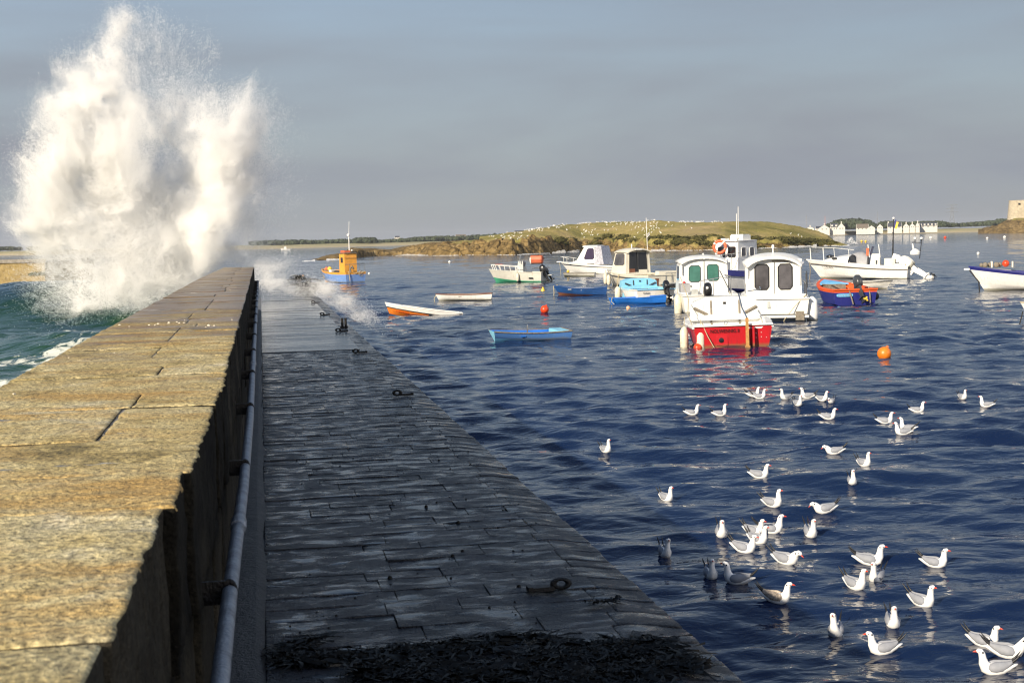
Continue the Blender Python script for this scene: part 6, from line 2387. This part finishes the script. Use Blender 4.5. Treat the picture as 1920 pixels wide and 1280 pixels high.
# 17 --- white boat with a navy band at the right edge
b = new_boat("white boat with a navy gunwale band and small wheelhouse, cut off by the right edge", 1936, 544, 184, name="fishing_boat")
H = Hull(6.9, 2.4, .85, 1.38, rake=1.0, tr=.9, dip=.06, flare=.14)
H.shell((0, 0, 0, 0, 0, 0, 1)).build("hull", ["white", "navy"], b)
H.inner(.45, th=.1).build("inner_hull", ["offwhite"], b, 0)
H.cap(.12, .05).build("gunwale", "navy", b)
H.deck(.72, .985, .04).build("foredeck", "offwhite", b)
cb = Cabin(-1.2, .35, 1.35, 1.2, .6, 2.45, -1.15, .3)
cb.build(b, "white", "wheelhouse")
cb.roof(b, "grey", (.1, .08, .06), .22, .03)
pane_on(cb.face("port"), .35, .8, .45, .8, b, "glass", "white")
mm = MB()
mm.tube([(2.2, .3, 1.3), (2.2, .3, 1.62), (2.2, -.3, 1.62), (2.2, -.3, 1.3)], .05, 6)
mm.tube([(1.1, .5, 1.3), (1.1, .5, 1.65)], .05, 6)
mm.build("bitts", "offwhite", b)
for k, (xx, yy, s_) in enumerate(((2.55, .1, .16), (2.3, -.15, .14), (1.95, .2, .17), (1.75, -.1, .14), (2.75, 0, .12))):
    gp = MB()
    gp.lathe([(math.sin(a) * s_, -math.cos(a) * s_) for a in np.linspace(.02, 3.12, 8)], (xx, yy, 1.45), 9)
    gp.build("rope_coil", "greywood", b)
bpy.context.view_layer.update()
w = b.matrix_world @ Vector((1.45, .25, 1.52))
t = thing("net_float", "red float on the navy-banded boat's foredeck", "float", tuple(w))
mm = MB()
mm.lathe([(math.sin(a) * .2, -math.cos(a) * .2) for a in np.linspace(.02, 3.12, 10)], n=12)
mm.build("body", "buoyred", t, 60)
tube_part(b, "hauler_arm", [(-.4, .95, .95), (.1, .85, 1.85)], .04, "greywood")
mm = MB()
mm.lathe([(.05, -.06), (.16, -.04), (.16, .04), (.05, .06)], (.0, 1.0, .95), 12, axis="x")
mm.lathe([(.05, -.05), (.12, -.03), (.12, .03), (.05, .05)], (.05, .9, 1.85), 12, axis="x")
mm.build("pot_hauler", "white", b)
tube_part(b, "bow_chain", [(3.4, .05, 1.15), (2.9, .15, .5), (2.85, .2, -.1)], .035, "iron")
box_part(b, "bow_roller", (3.55, 0, 1.22), (.3, .14, .1), "white")

# 18 --- bow of a small boat at the right edge
b, H = dinghy("bow of a white boat with a wooden rim poking in at the right edge", 1992, 606, 205, 3.2, 1.5, .62, .86, "white", "brown", "rope", rake=.55, seats=(.2,), rim_w=.07)
tube_part(b, "bow_chain", [(1.5, 0, .5), (1.62, .1, .2), (1.7, .1, -.1)], .02, "iron")

# far fishing boat near the horizon
q = at(535, 469.5)
b = thing("far_boat", "tiny pale motorboat far off near the left shore", "boat", (q[0], q[1], 0), img_dir(q, 190))
H = Hull(5.5, 2.2, .8, 1.1)
H.shell().build("hull", ["white"], b)
H.deck(.02, .99).build("deck", "offwhite", b)
Cabin(-.6, .8, 1.5, 1.3, .8, 2.2, -.5, .5).build(b, "white")
# ------------------------------------------------------------------ swimming gulls
def gull_body(head_fwd=0.0, head_down=0.0):
    K, U = 0.90, 0.024
    spine = [(-0.205, 0.088, .012, .006), (-0.17, .078, .028, .014), (-0.12, .064, .044, .032), (-.06, .05, .060, .050), (0.0, .044, .069, .060), (.055, .046, .066, .062), (.095, .064, .054, .054),
             (.116 + head_fwd * .3, .098, .038, .042), (.122 + head_fwd * .7, .132 - head_down * .4, .029, .032), (.128 + head_fwd, .160 - head_down, .029, .030), (.142 + head_fwd, .182 - head_down * 1.15, .030, .027), (.163 + head_fwd, .188 - head_down * 1.35, .023, .021), (.178 + head_fwd, .184 - head_down * 1.5, .010, .010)]
    up = [0, 0, 0, 0, 0, 0, 0, .35, .7, 1, 1, 1, 1]
    spine = [(x * K, z + U * u, ry, rz) for (x, z, ry, rz), u in zip(spine, up)]
    mb = MB()
    rings = []
    P = [Vector((x, 0, z)) for x, z, _, _ in spine]
    for k, (x, z, ry, rz) in enumerate(spine):
        t = (P[min(k + 1, len(P) - 1)] - P[max(k - 1, 0)]).normalized()
        u = Vector((-t.z, 0, t.x))
        rings.append([P[k] + Vector((0, 1, 0)) * ry * math.cos(a) + u * rz * math.sin(a) for a in np.linspace(0, 2 * math.pi, 17)[:-1]])
    mb.loft(rings)
    return mb, spine


def make_gull(kind):
    hf, hd = {"up": (0, 0), "low": (.035, .06), "tall": (-.010, -.014), "long": (.03, .03)}[kind]
    mb, sp = gull_body(hf, hd)
    me = {"body": mb.mesh("body", "plum", 80)}
    hx, hz = sp[-3][0], sp[-3][1]
    tx, tz = sp[-1][0], sp[-1][1]
    d = Vector((sp[-1][0] - sp[-3][0], 0, sp[-1][1] - sp[-3][1])).normalized()
    bl = MB()
    o = Vector((tx - .004, 0, tz - .001))
    bl.loft([[o + d * s + Vector((0, math.cos(a) * r, math.sin(a) * r * 1.25)) + Vector((0, 0, -dz)) for a in np.linspace(0, 6.283, 9)[:-1]] for s, r, dz in ((0, .0088, 0), (.016, .0066, .001), (.028, .0045, .003), (.036, .001, .007))])
    me["bill"] = bl.mesh("bill", "bill", 60)
    for sd, nm in ((1, "eye"), (-1, "eye_far")):
        ey = MB()
        c = Vector((hx + .014, sd * .0255, hz + .003))
        ey.lathe([(math.sin(a) * .0052, -math.cos(a) * .0052) for a in np.linspace(.02, 3.12, 6)], tuple(c), 8)
        me[nm] = ey.mesh("eye", "tip", 60)
    for sd, nm in ((1, "ear_spot"), (-1, "ear_spot_far")):
        ea = MB()
        c = Vector((hx - .016, sd * .0268, hz - .004))
        ea.add([c + Vector((math.cos(a) * .0075, sd * .0032, math.sin(a) * .010)) for a in np.linspace(0, 6.283, 9)[:-1]], [tuple(range(8)) if sd < 0 else tuple(reversed(range(8)))])
        me[nm] = ea.mesh("ear_spot", "tip", 0)
    for sd, nm in ((1, "wing"), (-1, "wing_far")):
        wg = MB()
        rings = []
        for x, yc, zc, ry, rz in ((.074, .050, .066, .006, .012), (.054, .057, .070, .015, .036), (.009, .060, .074, .018, .046), (-.045, .053, .078, .018, .042), (-.10, .036, .092, .014, .028), (-.138, .024, .110, .010, .016)):
            ring = []
            for a in np.linspace(0, 2 * math.pi, 13)[:-1]:
                yy, zz_ = math.cos(a) * ry, math.sin(a) * rz
                yy -= .5 * max(0, zz_)
                ring.append((x, sd * (yc + yy), zc + zz_))
            rings.append(ring)
        wg.loft(rings)
        me[nm] = wg.mesh("wing", "mantle", 70)
        tp_ = MB()
        rings = []
        for x, yc, zc, ry, rz in ((-.134, .024, .110, .010, .016), (-.168, .022, .136, .009, .015), (-.198, .027, .168, .007, .011), (-.222, .033, .200, .0015, .002)):
            rings.append([(x, sd * (yc + math.cos(a) * ry), zc + math.sin(a) * rz) for a in np.linspace(0, 2 * math.pi, 9)[:-1]])
        tp_.loft(rings)
        me[nm + "_tip"] = tp_.mesh("wing_tip", "tip", 60)
    return me


KINDS_ = {k: make_gull(k) for k in ("up", "low", "tall", "long")}


def gull(x, y, deg, label, kind="up", scale=1.0, mott=False, roll=0.0):
    q = on_water(x, y)
    h = surf(q[0], q[1])
    t = thing("gull", label, "gull", (q[0], q[1], h - .012), img_dir(q, deg), "gulls swimming in the harbour")
    t.scale = (scale * 0.95,) * 3
    t.rotation_euler = (R(roll), R(sr.uniform(-3, 3)), t.rotation_euler[2])
    me = KINDS_[kind]
    link("body", me["body"], t)
    link("bill", me["bill"], t)
    for nm in ("eye", "eye_far", "ear_spot", "ear_spot_far"):
        link(nm.replace("_far", ""), me[nm], t)
    for nm in ("wing", "wing_far"):
        wm = me[nm]
        if mott:
            wm = wm.copy()
            wm.materials[0] = MT["mottled"]
        wo_ = link("wing", wm, t)
        link("wing_tip", me[nm + "_tip"], wo_)
    return t


G = [
    (1412, 743, 15, "gull half hidden behind another at the left of the farthest flock", "up", 1.0),
    (1424, 747, 350, "right-facing gull in front of the one it hides, left of the farthest flock", "up", 1.0),
    (1473, 748, 215, "gull looking left, second group from the left in the farthest flock", "tall", 1.0),
    (1514, 746, 182, "gull in profile facing left with raised black wing tips, middle of the farthest flock", "up", 1.08),
    (1496, 760, 300, "small upright gull just below the left-facing profile one in the farthest flock", "tall", 1.0),
    (1541, 752, 325, "gull with one black wing tip raised, right part of the farthest flock", "up", 1.0),
    (1559, 755, 245, "smallest gull at the right end of the farthest flock", "low", .85),
    (1297, 777, 2, "right-facing gull, the left one of a pair under the foamy ripple", "up", 1.0),
    (1350, 779, 4, "right-facing gull, the right one of a pair under the foamy ripple", "tall", 1.0),
    (1552, 785, 352, "gull in profile facing right, alone below the farthest flock", "up", 1.05),
    (1659, 793, 358, "gull facing right, just above the two overlapping gulls", "up", 1.05),
    (1720, 772, 0, "flat-backed gull with no wing tips showing, facing right under the orange buoy's column", "up", 1.0),
    (1693, 814, 190, "nearer of the two overlapping gulls facing left", "up", 1.05),
    (1702, 807, 172, "gull behind the nearer one of the two overlapping gulls", "tall", 1.05),
    (1805, 747, 305, "upright gull near the right side, left of the far left-facing one", "tall", .95),
    (1850, 763, 180, "left-facing gull at the far right of the upper water", "tall", 1.0),
    (1136, 847, 302, "lone gull nearest the quay in the middle of the harbour water", "tall", 1.0),
    (1565, 851, 188, "gull with head tucked low facing left above the two upright ones", "low", 1.05),
    (1620, 873, 310, "upright gull with a raised black wing tip, right of the head-tucked one", "tall", 1.0),
    (1423, 895, 345, "plump gull facing right with spread tail, in the middle of the water", "up", 1.02),
    (1598, 908, 283, "gull seen head-on, alone above the flock", "tall", .95),
    (1249, 938, 308, "lone gull left of the flock, turned half towards us", "tall", .95),
    (1449, 949, 325, "gull with orange bill and wing tip up at the top of the flock", "tall", 1.05),
    (1547, 960, 200, "gull bending its head down to the left with a tall black wing tip", "low", 1.05),
    (1519, 1004, 288, "upright front-on gull right of the tight cluster", "tall", 1.05),
    (1444, 999, 358, "long gull in profile facing right at the back of the tight cluster", "up", 1.1),
    (1353, 1005, 278, "front-on gull with lowered bill left of the tight cluster", "up", 1.05),
    (1413, 1001, 325, "gull squeezed in the middle of the tight cluster", "up", .98),
    (1420, 1017, 318, "second gull from the front in the tight cluster", "tall", 1.0),
    (1394, 1034, 332, "front gull of the tight cluster, facing right", "up", 1.05),
    (1246, 1041, 287, "dim gull in the wall's shade, nearest the quay", "tall", 1.0),
    (1474, 1056, 325, "gull with drooping head and two raised wing tips below the tight cluster", "low", 1.12),
    (1333, 1083, 284, "shaded front-on gull beside the left-facing long one", "tall", .98),
    (1383, 1094, 168, "long gull facing left beside the shaded front-on one", "up", 1.05),
    (1455, 1128, 346, "young gull with brown mottled wings facing right", "up", 1.0),
    (1630, 1058, 354, "large gull in profile facing right above two front-on gulls", "up", 1.08),
    (1753, 1062, 342, "gull facing right, alone towards the right edge of the flock", "up", .98),
    (1643, 1088, 248, "gull turned towards us and left, under the large profile gull", "tall", .98),
    (1602, 1103, 314, "gull turned half right, left of the one under the large profile gull", "tall", 1.0),
    (1728, 1134, 322, "gull looking straight at us with its tail out to the left", "tall", 1.0),
    (1568, 1190, 262, "tall front-on gull with a wing tip sticking out to the right", "tall", 1.0),
    (1674, 1172, 283, "front-on gull above the one with the tall black wing tip", "tall", .95),
    (1657, 1223, 198, "left-facing gull with a tall black wing tip near the bottom", "up", 1.02),
    (1844, 1209, 336, "gull with raised black tip, top of the three at the lower right corner", "up", 1.02),
    (1888, 1229, 354, "long low gull facing right, middle of the three at the lower right corner", "long", 1.1),
    (1868, 1262, 192, "left-facing gull with a red bill, nearest of all at the lower right corner", "up", 1.05),
]
for x, y, dg, lab, kd, sc_ in G:
    gull(x, y, dg, lab, kd, sc_ * (0.93 if y > 1200 else 1.0), mott="young" in lab, roll=sr.uniform(-4, 4))

# ------------------------------------------------------------------ sea air
hz_ = MB()
hz_.box((0, 0, 29.0), (15000, 15000, 64.0))
m, t_, b_ = nodes("salt_haze")
t_.nodes.remove(b_)
vo_ = N(t_, "ShaderNodeVolumePrincipled", Density=0.00010, Anisotropy=0.2)
vo_.inputs["Color"].default_value = (0.93, 0.95, 1.0, 1)
t_.links.new(vo_.outputs[0], t_.nodes["Material Output"].inputs["Volume"])
tag(hz_.build("haze", m, None, 0), "thin salt haze over the harbour", "haze", None, "stuff")
